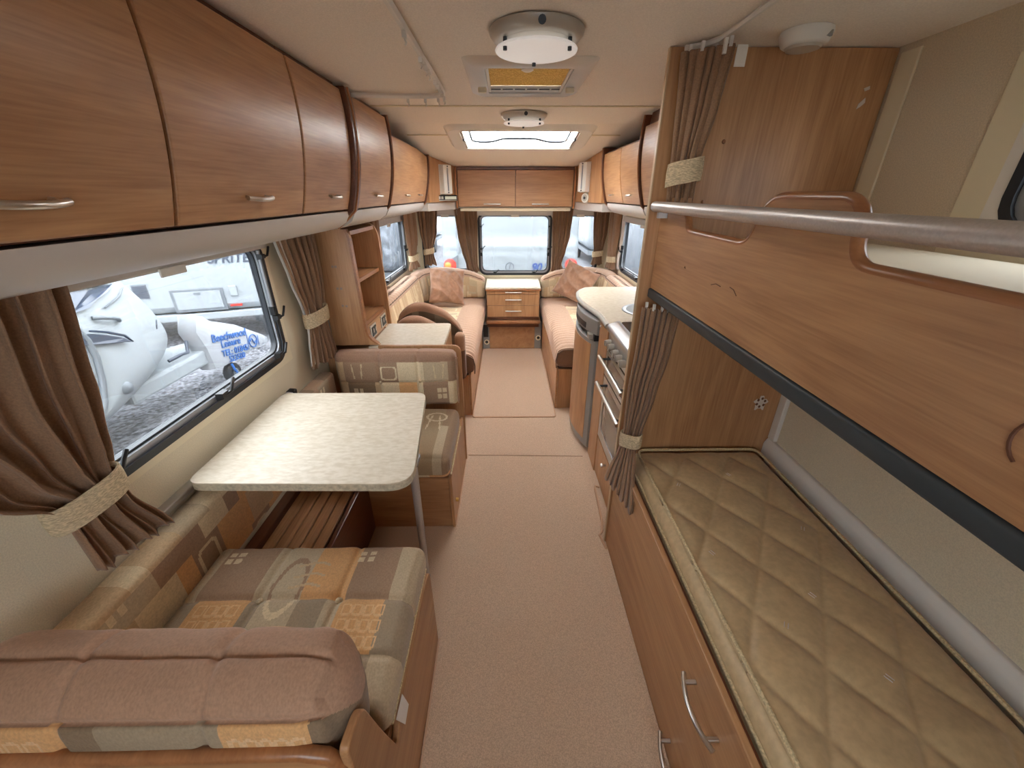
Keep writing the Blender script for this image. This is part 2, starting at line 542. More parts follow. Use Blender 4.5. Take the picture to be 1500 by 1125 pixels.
# rounded cream corner posts at the front
for sx, nm in ((0, 'trim_3'), (1, 'trim_4')):
    r = 0.10
    pts = [(XL + .002, YF - .002)]
    for i in range(9):
        a = math.radians(90 * i / 8)
        pts.append((XL + r - r * math.sin(a) + .002, YF - r + r * math.cos(a) - .002) if False else (XL + .002 + r * (1 - math.cos(a)), YF - .002 - r * (1 - math.sin(a))))
    if sx: pts = [(mx(p[0]), p[1]) for p in pts][::-1]
    obj(nm, MB().prism(pts, 'z', 0.0, 1.36), 'wall', kind='structure', smooth=40)

# ------------------------------------------------------------------ windows
def catch(par, plane, a, u, w, s=1.0, side=1):
    """black turn catch; plane axis and position a, centre (u,w)"""
    def T(du, da, dw):
        return (a + da * side, u + du, w + dw) if plane == 'x' else (u + du, a + da * side, w + dw)
    mb = MB()
    pts = [T(-.018 * s, .004, -.010 * s), T(.018 * s, .004, -.010 * s), T(.018 * s, .004, .012 * s), T(-.018 * s, .004, .012 * s),
           T(-.012 * s, .024, -.006 * s), T(.012 * s, .024, -.006 * s), T(.012 * s, .024, .010 * s), T(-.012 * s, .024, .010 * s)]
    mb.add(pts, [(0, 3, 2, 1), (4, 5, 6, 7), (0, 1, 5, 4), (1, 2, 6, 5), (2, 3, 7, 6), (3, 0, 4, 7)])
    mb.tube([T(.005 * s, .02, 0), T(.02 * s, .028, .004 * s), T(.03 * s, .03, .022 * s), T(.045 * s, .026, .034 * s)], .0045 * s, 6)
    return obj('catch', mb, 'black', par, smooth=40)

def window(n, plane, a, out, hole, catches, cassette=True, label=None, r=0.06, mat_surround='cream', trim=True):
    """plane 'x' or 'y'; a = inner wall face; out = +1/-1 towards the outside"""
    u0, u1, w0, w1 = hole
    org = (a, (u0 + u1) / 2, w0) if plane == 'x' else ((u0 + u1) / 2, a, w0)
    st = struct('window_%d' % n, org, label)
    i = -out
    A = lambda d: (a + d * i)                    # d metres into the room
    def ring(o4, i4, ro, ri, d0, d1):
        lo, hi = sorted((A(d0), A(d1)))
        oo = rrect(*o4, ro) if ro else rect_match(*o4)
        return MB().ring(oo, rrect(*i4, ri), plane, lo, hi)
    if trim:
        obj('surround', ring((u0 - .03, u1 + .03, w0 - .025, w1 + .02), (u0 + .004, u1 - .004, w0 + .004, w1 - .004), 0, r + .02, 0.001, 0.008), mat_surround, st)
    obj('frame', ring((u0, u1, w0, w1), (u0 + .022, u1 - .022, w0 + .022, w1 - .022), r + .02, r, -.035, .012), 'rubber', st, smooth=40)
    obj('inner_frame', ring((u0 + .022, u1 - .022, w0 + .022, w1 - .022), (u0 + .036, u1 - .036, w0 + .040, w1 - .036), r * .9, r * .8, -.03, .003), 'alu', st, smooth=40)
    obj('seal', ring((u0 + .036, u1 - .036, w0 + .040, w1 - .036), (u0 + .042, u1 - .042, w0 + .047, w1 - .042), r * .8, r * .75, -.028, -.006), 'rubber', st, smooth=40)
    lo, hi = sorted((A(-.024), A(-.019)))
    obj('pane', MB().prism(rrect(u0 + .03, u1 - .03, w0 + .03, w1 - .03, r * .8), plane, lo, hi), 'pane', st)
    for c in catches:
        catch(st, plane, A(.004), c[0], c[1], c[2] if len(c) > 2 else 1.0, side=i)
    # stay arms on both sides
    for uu in (u0 + .030, u1 - .030):
        mb = MB()
        p = lambda w: (A(.010), uu, w) if plane == 'x' else (uu, A(.010), w)
        mb.tube([p(w0 + .22), p(w1 - .05)], .008, 8)
        obj('stay_arm', mb, 'alu', st, smooth=40)
        mb = MB(); mb.tube([p(w0 + .20), p(w0 + .235)], .014, 8)
        obj('stay_knob', mb, 'black', st, smooth=40)
    if cassette:
        lo, hi = sorted((A(.009), A(.028)))
        mb = MB()
        if plane == 'x': mb.box(lo, hi, u0 - .02, u1 + .02, w1 - .045, w1 + .005)
        else: mb.box(u0 - .02, u1 + .02, lo, hi, w1 - .03, w1 + .03)
        obj('blind_cassette', mb, 'pelmet', st, bevel=.006)
        um = (u0 + u1) / 2
        mb = MB()
        lo, hi = sorted((A(.0285), A(.034)))
        if plane == 'x': mb.box(lo, hi, um - .05, um + .05, w1 - .06, w1 - .035)
        else: mb.box(um - .04, um + .04, lo, hi, w1 - .045, w1 - .02)
        obj('blind_pull', mb, 'white_trim', st, bevel=.003)
    return st

z1b = W1[2] + .035
window(1, 'x', XL, -1, W1, [(0.80, z1b, 1.25), (1.24, z1b, 1.25), (1.62, z1b, 1.15), (1.675, 1.02, 1.1), (1.672, 1.27, 1.0)], label='wide acrylic dinette window with black rubber frame')
window(2, 'x', XL, -1, W2, [(3.35, W2[2] + .03), (3.95, W2[2] + .03), (4.09, 1.0)])
window(3, 'y', YF, 1, W3, [(-0.13, W3[2] + .03), (0.29, W3[2] + .03), (-.27, .97), (.44, .97), (-.27, 1.19, .8), (.44, 1.19, .8)])
window(4, 'y', YF, 1, W4, [(-.855, .94)])
window(5, 'y', YF, 1, W5, [(.935, .94)])
window(6, 'x', XR, 1, W6, [(3.4, W6[2] + .03), (3.85, W6[2] + .03), (3.94, 1.0)])
window(7, 'x', XR, 1, W7, [(.6, W7[2] + .03)], cassette=False, mat_surround='white_trim')
window(8, 'y', YB, -1, W8, [], cassette=False, trim=False)  # unseen window added in the back wall as a source of daylight
# pale strip beside the bunk end panel and wider reveal around the bunk window
obj('trim_5', box(XR - .008, XR - .001, 1.315, 1.375, 1.23, 1.85), 'cream', kind='structure', bevel=.002)
obj('trim_6', plate('x', XR - .006, XR - .001, W7[0] - .03, W7[1] + .10, W7[2] - .06, W7[3] + .07, [W7]), 'cream', kind='structure')

# ------------------------------------------------------------------ overhead lockers
def lx(z):                                    # bowed front of the lockers, left side
    return -0.601 - 0.6 * (z - 1.72) ** 2
def bow_handle_pts(p0, p1, out, sag, n=8):
    p0, p1, out = Vector(p0), Vector(p1), Vector(out)
    pts = []
    for i in range(n + 1):
        t = i / n
        pts.append(p0.lerp(p1, t) + out * (sag * (1 - (2 * t - 1) ** 2)))
    return pts
def handle(par, p0, p1, out, sag=.018, r=.0055, name='handle', mat='metal', stand=.012):
    o3 = Vector(out)
    pts = bow_handle_pts(Vector(p0) + o3 * stand, Vector(p1) + o3 * stand, o3, sag)
    mb = MB().tube(pts, r, 8)
    d = (Vector(p1) - Vector(p0))
    for t in (.12, .88):
        q = Vector(p0) + d * t
        k = o3 * (stand + sag * (1 - (2 * t - 1) ** 2))
        mb.tube([q, q + k], r * .85, 6)
    return obj(name, mb, mat, par, smooth=50)

def locker(label, y0, y1, side, ztop=1.845, handles=(0.5,), hw=.055, group='curved overhead lockers', right_end=False):
    X = (lambda x: x) if side < 0 else mx
    t = thing('overhead_locker', label, 'locker', (X(-.80), (y0 + y1) / 2, 1.44), group)
    zt = lambda y: min(ztop, zc(y) - .022)
    g = .0035
    def front(u, v):
        y = y0 + g + (y1 - y0 - 2 * g) * u
        z = 1.441 + (zt(y) - 1.441) * v
        return (X(lx(z)), y, z)
    def back(u, v):
        p = front(u, v); z = p[2]
        return (X(lx(z) - .018), p[1], z)
    mb = MB()
    if side < 0: mb.slab(front, back, 3, 14)
    else: mb.slab(back, front, 3, 14)
    door = obj('door', mb, 'wood_y', t, smooth=40, bevel=.003)
    car = MB()
    def cf(u, v):
        y = y0 + (y1 - y0) * u; z = 1.437 + (min(zc(y) - .004, ztop + .012 if ztop < 1.79 else 9) - 1.437) * v
        return (X(lx(z) - .02), y, z)
    def cbk(u, v):
        p = cf(u, v); return (X(-.985), p[1], p[2])
    if side < 0: car.slab(cf, cbk, 2, 12)
    else: car.slab(cbk, cf, 2, 12)
    obj('carcass', car, 'wood_edge', t, smooth=40)
    for h in handles:
        yc = y0 + (y1 - y0) * h; z = 1.492; x = X(lx(z) + .001)
        handle(door, (x, yc - hw, z), (x, yc + hw, z), (-side, 0, -.25), .012, .0055)
    return t

def locker_divider(y0, y1, side, label, proud=.016):
    X = (lambda x: x) if side < 0 else mx
    n = 14
    prof = []
    for i in range(n + 1):
        z = 1.365 + (ZC - .012 - 1.365) * i / n
        z2 = min(z, zc(y1) - .004)
        x = lx(max(z2, 1.40)) + proud - (0.0 if z2 > 1.42 else (1.42 - z2) * 1.3)
        prof.append((X(x), z2))
    prof += [(X(-.98), prof[-1][1]), (X(-.98), 1.365)]
    t = thing('locker_divider', label, 'panel', (X(-.8), (y0 + y1) / 2, 1.365))
    obj('board', MB().prism(prof, 'y', y0, y1), 'wood_edge', t, smooth=40, bevel=.003)
    ym = y0 + (y1 - y0) * (.42 if y1 - y0 > .03 else .5)
    obj('edge_bead', MB().tube([(x - side * .001, ym, z) for x, z in prof[:n + 1]], .0055 if y1 - y0 > .03 else .004, 6), 'wood_lip', t, smooth=60)
    return t

locker('long curved wood locker door nearest the camera, above the dinette window', 0.30, 0.848, -1)
locker('long curved wood locker door in the middle above the dinette window', 0.852, 1.388, -1)
locker('curved wood locker door above the far dinette curtain', 1.392, 1.795, -1, handles=(.55,), hw=.045)
locker('narrow curved wood locker door above the open shelf unit', 1.872, 2.398, -1, handles=(.55,), hw=.05)
locker('lower sloping curved wood locker beside the corner with the radio', 2.422, 3.47, -1, handles=(.34, .74), hw=.045, ztop=1.772)
locker_divider(1.802, 1.866, -1, 'dark curved wooden divider between the dinette lockers and shelf unit lockers')
locker_divider(2.401, 2.419, -1, 'thin dark curved divider left of the sloping lounge locker', .008)
locker_divider(3.473, 3.496, -1, 'thin wooden end panel beside the radio corner', .012)
locker('right-hand curved wood locker door over the sink beside the tall bunk panel', 1.44, 2.378, 1, handles=(.5,), ztop=1.805)
locker('small wood locker door over the kitchen worktop end', 2.402, 2.80, 1, handles=(.5,), hw=.04, ztop=1.750)
locker('wood locker door beside the corner with the round dial', 2.804, 3.27, 1, handles=(.5,), hw=.035, ztop=1.750)
locker_divider(2.381, 2.399, 1, 'thin dark curved divider between the right-hand kitchen lockers', .01)
locker_divider(3.273, 3.30, 1, 'thin wooden end panel beside the round dial corner', .012)

def pelmet(label, y0, y1, side):
    X = (lambda x: x) if side < 0 else mx
    pts = [(-.655, 1.433), (-.654, 1.415), (-.668, 1.39), (-.70, 1.370), (-.76, 1.356), (-.86, 1.349), (-.985, 1.347), (-.985, 1.433)]
    pts = [(X(x), z) for x, z in pts]
    o = obj('pelmet', MB().prism(pts, 'y', y0, y1), 'pelmet', smooth=50)
    return tag(o, label, 'pelmet', 'ivory pelmets under the lockers')
pelmet('long ivory plastic pelmet under the dinette lockers', 0.25, 1.80, -1)
pelmet('short ivory pelmet under the narrow locker above the shelf unit', 1.868, 2.40, -1)
pelmet('ivory pelmet over the left lounge window', 2.42, 3.47, -1)
pelmet('short ivory pelmet under the right-hand locker by the tall bunk panel', 1.44, 2.38, 1)
pelmet('ivory pelmet over the right-hand lounge window', 2.40, 3.27, 1)

# front corner panels with pelmets
def corner_panel(side, label, label2):
    X = (lambda x: x) if side < 0 else mx
    y_a = 3.498 if side < 0 else 3.302
    xa = -.612
    xb = X(-.448) if side < 0 else .608
    plan = [(X(xa), y_a), (xb, 3.905), (xb, YF - .002), (X(XL + .002), YF - .002), (X(XL + .002), y_a)]
    if side > 0: plan = plan[::-1]
    n = len(plan)
    def pr(z0, top, inset):
        pl = [(p[0], p[1] + inset) for p in plan]
        vs = [(p[0], p[1], z0) for p in pl] + [(p[0], p[1], top(p[1])) for p in pl]
        return MB().add(vs, [tuple(range(n - 1, -1, -1)), tuple(range(n, 2 * n))] + [(i, (i + 1) % n, n + (i + 1) % n, n + i) for i in range(n)])
    o = obj('corner_facing', pr(1.432, lambda y: zc(y) - .003, 0), 'wood_z'); tag(o, label, 'panel')
    pl2 = MB(); q = [(X(xa - .012), y_a + .006), (xb - side * -.012, 3.915), (xb - side * -.012, YF - .004), (X(XL + .004), YF - .004), (X(XL + .004), y_a + .006)]
    if side > 0: q = q[::-1]
    o = obj('pelmet', MB().prism(q, 'z', 1.368, 1.431), 'pelmet', bevel=.006); tag(o, label2, 'pelmet', 'ivory pelmets under the lockers')
    d = Vector((xb - X(xa), 3.905 - y_a, 0)); L = d.length; d.normalize()
    nrm = Vector((d.y, -d.x, 0)) if side < 0 else Vector((-d.y, d.x, 0))
    return Vector((X(xa), y_a, 0)), d, nrm, L
cl = corner_panel(-1, 'wooden front corner panel holding the radio', 'short ivory pelmet under the radio corner')
cr = corner_panel(1, 'wooden front corner panel holding the round dial', 'short ivory pelmet under the round dial corner')

def on_panel(c, s, z, d=0.0):
    return c[0] + c[1] * (s * c[3]) + c[2] * d + Vector((0, 0, z))
def turned(c, s):
    """fitting axes turned a little towards the aisle, centred on the panel at fraction s"""
    sg = 1 if c[1].x > 0 else -1
    d = (c[1] * .62 + Vector((sg, 0, 0)) * .38).normalized()
    n = Vector((d.y, -d.x, 0)) if sg > 0 else Vector((-d.y, d.x, 0))
    mid = c[0] + c[1] * (s * c[3]) + c[2] * .012
    return (mid - d * .25, d, n, .5)
def strip_lamp(c, s, z, label):
    c = turned(c, s); s = .5
    t = thing('corner_light', label, 'light', on_panel(c, s, z), 'white corner strip lights')
    def blk(s0, s1, z0, z1, d0, d1, taper=0.0):
        vs = []
        for dd, k in ((d0, 0), (d1, taper)):
            for (ss, zz) in ((s0 + k, z0), (s1 - k, z0), (s1 - k, z1), (s0 + k, z1)):
                vs.append(c[0] + c[1] * ss + c[2] * dd + Vector((0, 0, zz)))
        return MB().add(vs, [(0, 3, 2, 1), (4, 5, 6, 7), (0, 1, 5, 4), (1, 2, 6, 5), (2, 3, 7, 6), (3, 0, 4, 7)])
    m = s * c[3]
    obj('back_plate', blk(m - .055, m + .055, z - .11, z + .11, -.012, .014), 'white_trim', t, bevel=.003)
    obj('diffuser', blk(m - .052, m + .052, z - .105, z + .105, .015, .055, .012), 'white_trim', t, bevel=.004)
    obj('tube_cover', blk(m - .006, m + .006, z - .085, z + .085, .0555, .059), 'caravan', t, bevel=.002)
    for dz in (-.095, .095):
        mb = MB(); mb.tube([c[0] + c[1] * m + c[2] * .055 + Vector((0, 0, z + dz)), c[0] + c[1] * m + c[2] * .060 + Vector((0, 0, z + dz))], .005, 8)
        obj('screw', mb, 'dark_grey', t)
    return blk
blk = strip_lamp(cl, .52, 1.60, 'white strip light above the radio')
strip_lamp(cr, .52, 1.615, 'white strip light above the round dial')
t = thing('car_radio', 'black car radio set into the wooden front corner', 'radio', on_panel(cl, .5, 1.46))
m = .25
obj('fascia', blk(m - .115, m + .115, 1.440, 1.486, -.02, .02, .003), 'black', t, bevel=.003)
obj('display', blk(m - .015, m + .10, 1.453, 1.476, .0205, .022), 'display', t)
obj('button_strip', blk(m - .10, m + .10, 1.443, 1.449, .0205, .023), 'silver_plastic', t)
for k in range(3):
    obj('button', blk(m - .11 + k * .028, m - .09 + k * .028, 1.455, 1.476, .0205, .024), 'silver_plastic', t)
t = thing('round_dial', 'white round dial below the right-hand strip light', 'dial', on_panel(cr, .5, 1.47))
cq = turned(cr, .5); cr = (cr[0], cr[1], cq[2], cr[3])
m = cq[0] + cq[1] * .25 + Vector((0, 0, 1.465))
obj('bezel', MB().tube([m + cr[2] * -.012, m + cr[2] * .012], [.040, .036], 24), 'white_trim', t, smooth=50)
obj('face', MB().tube([m + cr[2] * .0125, m + cr[2] * .014], .026, 24), 'silver_plastic', t, smooth=50)
obj('hub', MB().tube([m + cr[2] * .0145, m + cr[2] * .02], .010, 12), 'dark_grey', t, smooth=50)

# front lockers over the centre window
FY = 3.915
zt = zc(FY) - .004
for k, (a, b, lab) in enumerate(((-.428, .077, 'straight wooden front locker over the window, next to the radio corner'), (.081, .586, 'straight wooden front locker over the window, next to the round dial'))):
    t = thing('front_locker', lab, 'locker', ((a + b) / 2, FY + .2, 1.39), 'front lockers')
    obj('carcass', box(a - .002, b + .002, FY + .020, YF - .003, 1.388, zc(YF) - .008), 'wood_edge', t)
    d = obj('door', box(a, b, FY, FY + .018, 1.392, zt - .026), 'wood_x', t, bevel=.002)
    xc = a + .30 if k == 0 else a + .22
    handle(d, (xc - .075, FY - .001, 1.412), (xc + .075, FY - .001, 1.412), (0, -1, 0), .006, .006)
o = obj('locker_header', box(-.430, .588, FY - .004, FY + .016, zt - .024, zt), 'wood_edge', bevel=.003); tag(o, 'narrow dark wooden rail above the front lockers', 'rail')
for xa, lab in ((-.447, 'slim wooden cheek between radio corner and front lockers'), (.590, 'slim wooden cheek between front lockers and round dial corner')):
    o = obj('locker_cheek', MB().prism(fillet([(FY - .035, zt + .002), (FY + .02, zt + .002), (FY + .02, 1.376), (FY - .018, 1.376), (FY - .045, 1.5)], [.01, 0, 0, .01, .05], 4), 'x', xa, xa + .016), 'wood_lip', smooth=40)
    tag(o, lab, 'panel')
o = obj('pelmet', box(-.42, .58, FY + .04, YF - .003, 1.352, 1.386), 'cream', bevel=.004); tag(o, 'cream strip above the centre front window', 'pelmet', 'ivory pelmets under the lockers')

# ------------------------------------------------------------------ ceiling fittings
def ceiling_lamp(cx, cy, label, strength, watts):
    t = thing('ceiling_light', label, 'light', (cx, cy, ZC), 'round ceiling lights')
    obj('base_ring', MB().lathe([(.095, 0), (.117, -.001), (.119, -.004), (.117, -.012), (.106, -.024), (.096, -.026), (.088, -.026)], (cx, cy, ZC - .001), n=48), 'silver_plastic', t, smooth=40)
    obj('reflector', MB().lathe([(.086, -.026), (.082, -.030), (.0001, -.031)], (cx, cy, ZC - .001), n=40), 'white_trim', t, smooth=50)
    obj('glass_disc', MB().lathe([(.0001, 0), (.102, 0), (.104, -.003), (.102, -.006), (.078, -.006), (.076, -.0062), (.0001, -.0075)], (cx, cy, ZC - .040), n=48), lamp_material(strength), t, smooth=40)
    for k in range(3):
        a = math.radians(90 + 120 * k)
        x, y = cx + .091 * math.cos(a), cy + .091 * math.sin(a)
        obj('clip', MB().lathe([(.005, 0), (.005, -.026)], (x, y, ZC - .0275), n=10), 'dark_grey', t, smooth=40)
    obj('switch', MB().tube([(cx + .005, cy - .108, ZC - .014), (cx + .005, cy - .119, ZC - .017)], .009, 12), 'black', t, smooth=40)
    ld = bpy.data.lights.new('lamp_fill', 'AREA'); ld.shape = 'DISK'; ld.size = .19; ld.energy = watts; ld.color = (1.0, .97, .93)  # area light added below the unlit fitting to lift the interior
    lo = bpy.data.objects.new('lamp_fill', ld); COL.objects.link(lo); lo.location = (0, 0, -.058); lo.parent = t
    return t
ceiling_lamp(.077, 1.275, 'large round silver ceiling light nearest the camera', 0.12, 1.9 * LAMP_FILL)
ceiling_lamp(.092, 2.44, 'round silver ceiling light in front of the big rooflight', 0.12, 1.9 * LAMP_FILL)

# small roof vent with amber flyscreen
t = thing('roof_vent', 'small roof vent with amber flyscreen and white plastic surround', 'vent', (.075, 1.745, ZC))
outer = rrect(-.135, .285, 1.482, 2.0, .03); inner = rrect(-.068, .218, 1.575, 1.932, .012)
mb = MB()
n = len(outer)
mid_o = rrect(-.105, .255, 1.512, 1.975, .03)
vs = [(p[0], p[1], ZC - .001) for p in outer] + [(p[0], p[1], ZC - .014) for p in mid_o] + [(p[0], p[1], ZC - .011) for p in inner] + [(p[0], p[1], ZC + .03) for p in inner]
fs = []
for k in range(3):
    for i in range(n):
        j = (i + 1) % n
        fs.append((k * n + i, k * n + j, (k + 1) * n + j, (k + 1) * n + i))
mb.add(vs, fs)
obj('surround', mb, 'silver_plastic', t, smooth=30)
obj('flyscreen', box(-.07, .22, 1.575, 1.84, ZC - .002, ZC + .001), 'gold_mesh', t)
obj('slot_rail', box(-.07, .22, 1.842, 1.935, ZC - .006, ZC + .004), 'silver_plastic', t, bevel=.003)
for k in range(6):
    obj('slot', box(-.06 + k * .047, -.06 + k * .047 + .040, 1.872, 1.888, ZC - .0075, ZC - .0062), 'black', t)
obj('blind_button', MB().lathe([(.0001, 0), (.018, -.001), (.020, -.006), (.012, -.010), (.0001, -.0105)], (.07, 1.605, ZC - .0025), n=20), 'white_trim', t, smooth=50)
for x in (-.088, .238):
    obj('turn_knob', box(x - .016, x + .016, 1.80, 1.815, ZC - .032, ZC - .0145), 'cream', t, bevel=.004)
for x in (-.062, .212):
    obj('side_rail', box(x - .005, x + .005, 1.585, 1.915, ZC - .010, ZC - .0025), 'white_trim', t, bevel=.002)
# roof cover of the vent, outside
obj('outer_lid', box(-.09, .24, 1.55, 1.95, ZC + .055, ZC + .062), 'rooflight', t)

# large rooflight
t = thing('rooflight', 'large bright rooflight with moulded cream surround', 'skylight', (.085, 3.03, zc(3.03)))
outer = rrect(-.378, .549, 2.762, 3.285, .07); mid_o = rrect(-.355, .526, 2.785, 3.265, .07); inner = rrect(-.285, .455, 2.835, 3.235, .02)
mb = MB(); n = len(outer)
vs = [(p[0], p[1], -.001) for p in outer] + [(p[0], p[1], -.026) for p in mid_o] + [(p[0], p[1], -.022) for p in inner] + [(p[0], p[1], .05) for p in inner]
fs = [(k * n + i, k * n + (i + 1) % n, (k + 1) * n + (i + 1) % n, (k + 1) * n + i) for k in range(3) for i in range(n)]
mb.add(vs, fs).xf(lambda p: (p[0], p[1], p[2] + zc(p[1])))
obj('surround', mb, 'white_trim', t, smooth=30)
obj('dome', MB().box(-.285, .455, 2.835, 3.235, -.004, .0).xf(lambda p: (p[0], p[1], p[2] + zc(p[1]))), 'rooflight', t)
pts = [(-.225, 2.85), (-.225, 3.06), (-.205, 3.09), (-.17, 3.10), (-.12, 3.10), (-.09, 3.09), (-.03, 3.03), (.01, 3.02), (.16, 3.02), (.20, 3.03), (.27, 3.09), (.30, 3.10), (.35, 3.10), (.38, 3.09), (.395, 3.06), (.395, 2.85)]
sb = MB().tube([(x, y, zc(y) - .012) for x, y in pts], .007, 6)
for (xa, ya), (xb, yb) in zip(pts[1:-2], pts[2:-1]):
    sb.add([(xa, ya - .022, zc(ya) - .013), (xb, yb - .022, zc(yb) - .013), (xb, yb + .022, zc(yb) - .013), (xa, ya + .022, zc(ya) - .013),
            (xa, ya - .022, zc(ya) - .010), (xb, yb - .022, zc(yb) - .010), (xb, yb + .022, zc(yb) - .010), (xa, ya + .022, zc(ya) - .010)],
           [(0, 1, 2, 3), (7, 6, 5, 4), (0, 4, 5, 1), (1, 5, 6, 2), (2, 6, 7, 3), (3, 7, 4, 0)])
obj('stay_bar', sb, 'dark_grey', t)
for x in (-.275, .445):
    obj('blind_rail', MB().box(x - .008, x + .008, 2.84, 3.23, -.020, -.0045).xf(lambda p: (p[0], p[1], p[2] + zc(p[1]))), 'silver_plastic', t, bevel=.002)
    obj('rail_clip', MB().box(x - .006, x + .006, 3.0, 3.03, -.026, -.0205).xf(lambda p: (p[0], p[1], p[2] + zc(p[1]))), 'black', t)

# smoke alarm
t = thing('smoke_alarm', 'white round smoke alarm on the ceiling above the top bunk', 'smoke alarm', (.755, 1.275, ZC))
obj('body', MB().lathe([(.058, 0), (.060, -.008), (.052, -.028), (.046, -.032)], (.755, 1.275, ZC - .001), n=32), 'white_trim', t, smooth=40)
obj('grille', MB().lathe([(.042, -.0325), (.038, -.038), (.0001, -.039)], (.755, 1.275, ZC - .001), n=32), 'silver_plastic', t, smooth=40)
obj('test_button', box(.775, .79, 1.225, 1.232, ZC - .024, ZC - .012), 'grey_frame', t)

# curtain rails on the ceiling
pts = [(-.625, 1.955), (-.50, 1.968), (-.38, 1.978), (-.31, 1.976), (-.272, 1.965), (-.252, 1.94), (-.245, 1.90), (-.243, 1.75), (-.242, 1.4), (-.241, 1.0), (-.24, .2)]
t = thing('curtain_rail', 'white bent curtain rail with loose hooks on the ceiling', 'curtain rail', (-.3, 1.9, ZC))
obj('track', MB().tube([(x, y, ZC - .012) for x, y in pts], .0095, 6), 'white_trim', t, smooth=40)
for (x, y) in ((-.40, 1.976), (-.33, 1.979), (-.275, 1.967), (-.247, 1.93), (-.245, 1.88), (-.244, 1.80), (-.243, 1.74), (-.243, 1.68), (-.242, 1.55), (-.242, 1.50), (-.242, 1.42), (-.242, 1.22)):
    mb = MB().box(x - .005, x + .005, y - .006, y + .006, ZC - .034, ZC - .021)
    mb.tube([(x, y, ZC - .034), (x + .004, y, ZC - .043), (x, y, ZC - .048)], .0025, 5)
    obj('hook', mb, 'white_trim', t)
t = thing('curtain_rail', 'straight white curtain rail on the ceiling over the top bunk', 'curtain rail', (.55, .7, ZC))
obj('track', MB().tube([(.49, 1.375, ZC - .010), (.53, 1.35, ZC - .010), (.552, 1.30, ZC - .010), (.552, 1.0, ZC - .010), (.55, .2, ZC - .010)], .007, 6), 'white_trim', t, smooth=40)
obj('end_clip', box(.548, .556, 1.262, 1.270, ZC - .05, ZC - .017), 'white_trim', t)
obj('tape_tag', MB().box(.585, .612, 1.268, 1.271, ZC - .075, ZC - .03), 'white_trim', t)

# ------------------------------------------------------------------ upholstery pattern
PAL = {'brown': (160, 130, 104), 'grey': (158, 139, 114), 'gold': (212, 163, 110), 'cream': (216, 196, 160), 'sand': (198, 170, 133), 'dark': (134, 111, 86), 'stone': (188, 168, 138)}
def rr_dist(x, y, hx, hy, r):
    qx = np.abs(x) - (hx - r); qy = np.abs(y) - (hy - r)
    return np.hypot(np.maximum(qx, 0), np.maximum(qy, 0)) + np.minimum(np.maximum(qx, qy), 0) - r

def patchwork(a, b, seed, row_h=.125, light=1.0, names=('brown', 'grey', 'gold', 'cream', 'sand', 'dark', 'stone', 'brown')):
    rng = random.Random(seed)
    out = np.zeros(a.shape + (3,))
    rows = np.floor(b / row_h).astype(int)
    last = None
    for rix in range(rows.min(), rows.max() + 1):
        sel = rows == rix
        x = a.min() - .01; k = 0
        while x < a.max() + .01:
            w = rng.choice((.045, .06, .11, .13, .15, .17))
            nm = rng.choice([q for q in names if q != last]); last = nm
            s2 = sel & (a >= x) & (a < x + w)
            out[s2] = PAL[nm]
            mot = rng.random()
            lx_, ly_ = a - (x + w / 2), b - (rix + .5) * row_h
            if w > .1 and mot < .28:
                d = np.abs(rr_dist(lx_, ly_, w * .32, row_h * .33, .018)) < .0055
                out[s2 & d] = PAL['cream'] if nm != 'cream' else PAL['sand']
            elif w > .1 and mot < .5:
                for i in (-1, 1):
                    for j in (-1, 1):
                        d = rr_dist(lx_ - i * .014 + w * .2, ly_ - j * .018, .009, .014, .003) < 0
                        out[s2 & d] = PAL['cream']
            elif w > .1 and mot < .66:
                for i in (-.02, .012):
                    d = np.abs(lx_ - i - ly_ * .2 * np.sign(i)) < .004
                    out[s2 & d & (np.abs(ly_) < row_h * .38)] = PAL['cream']
            x += w; k += 1
    return out * light

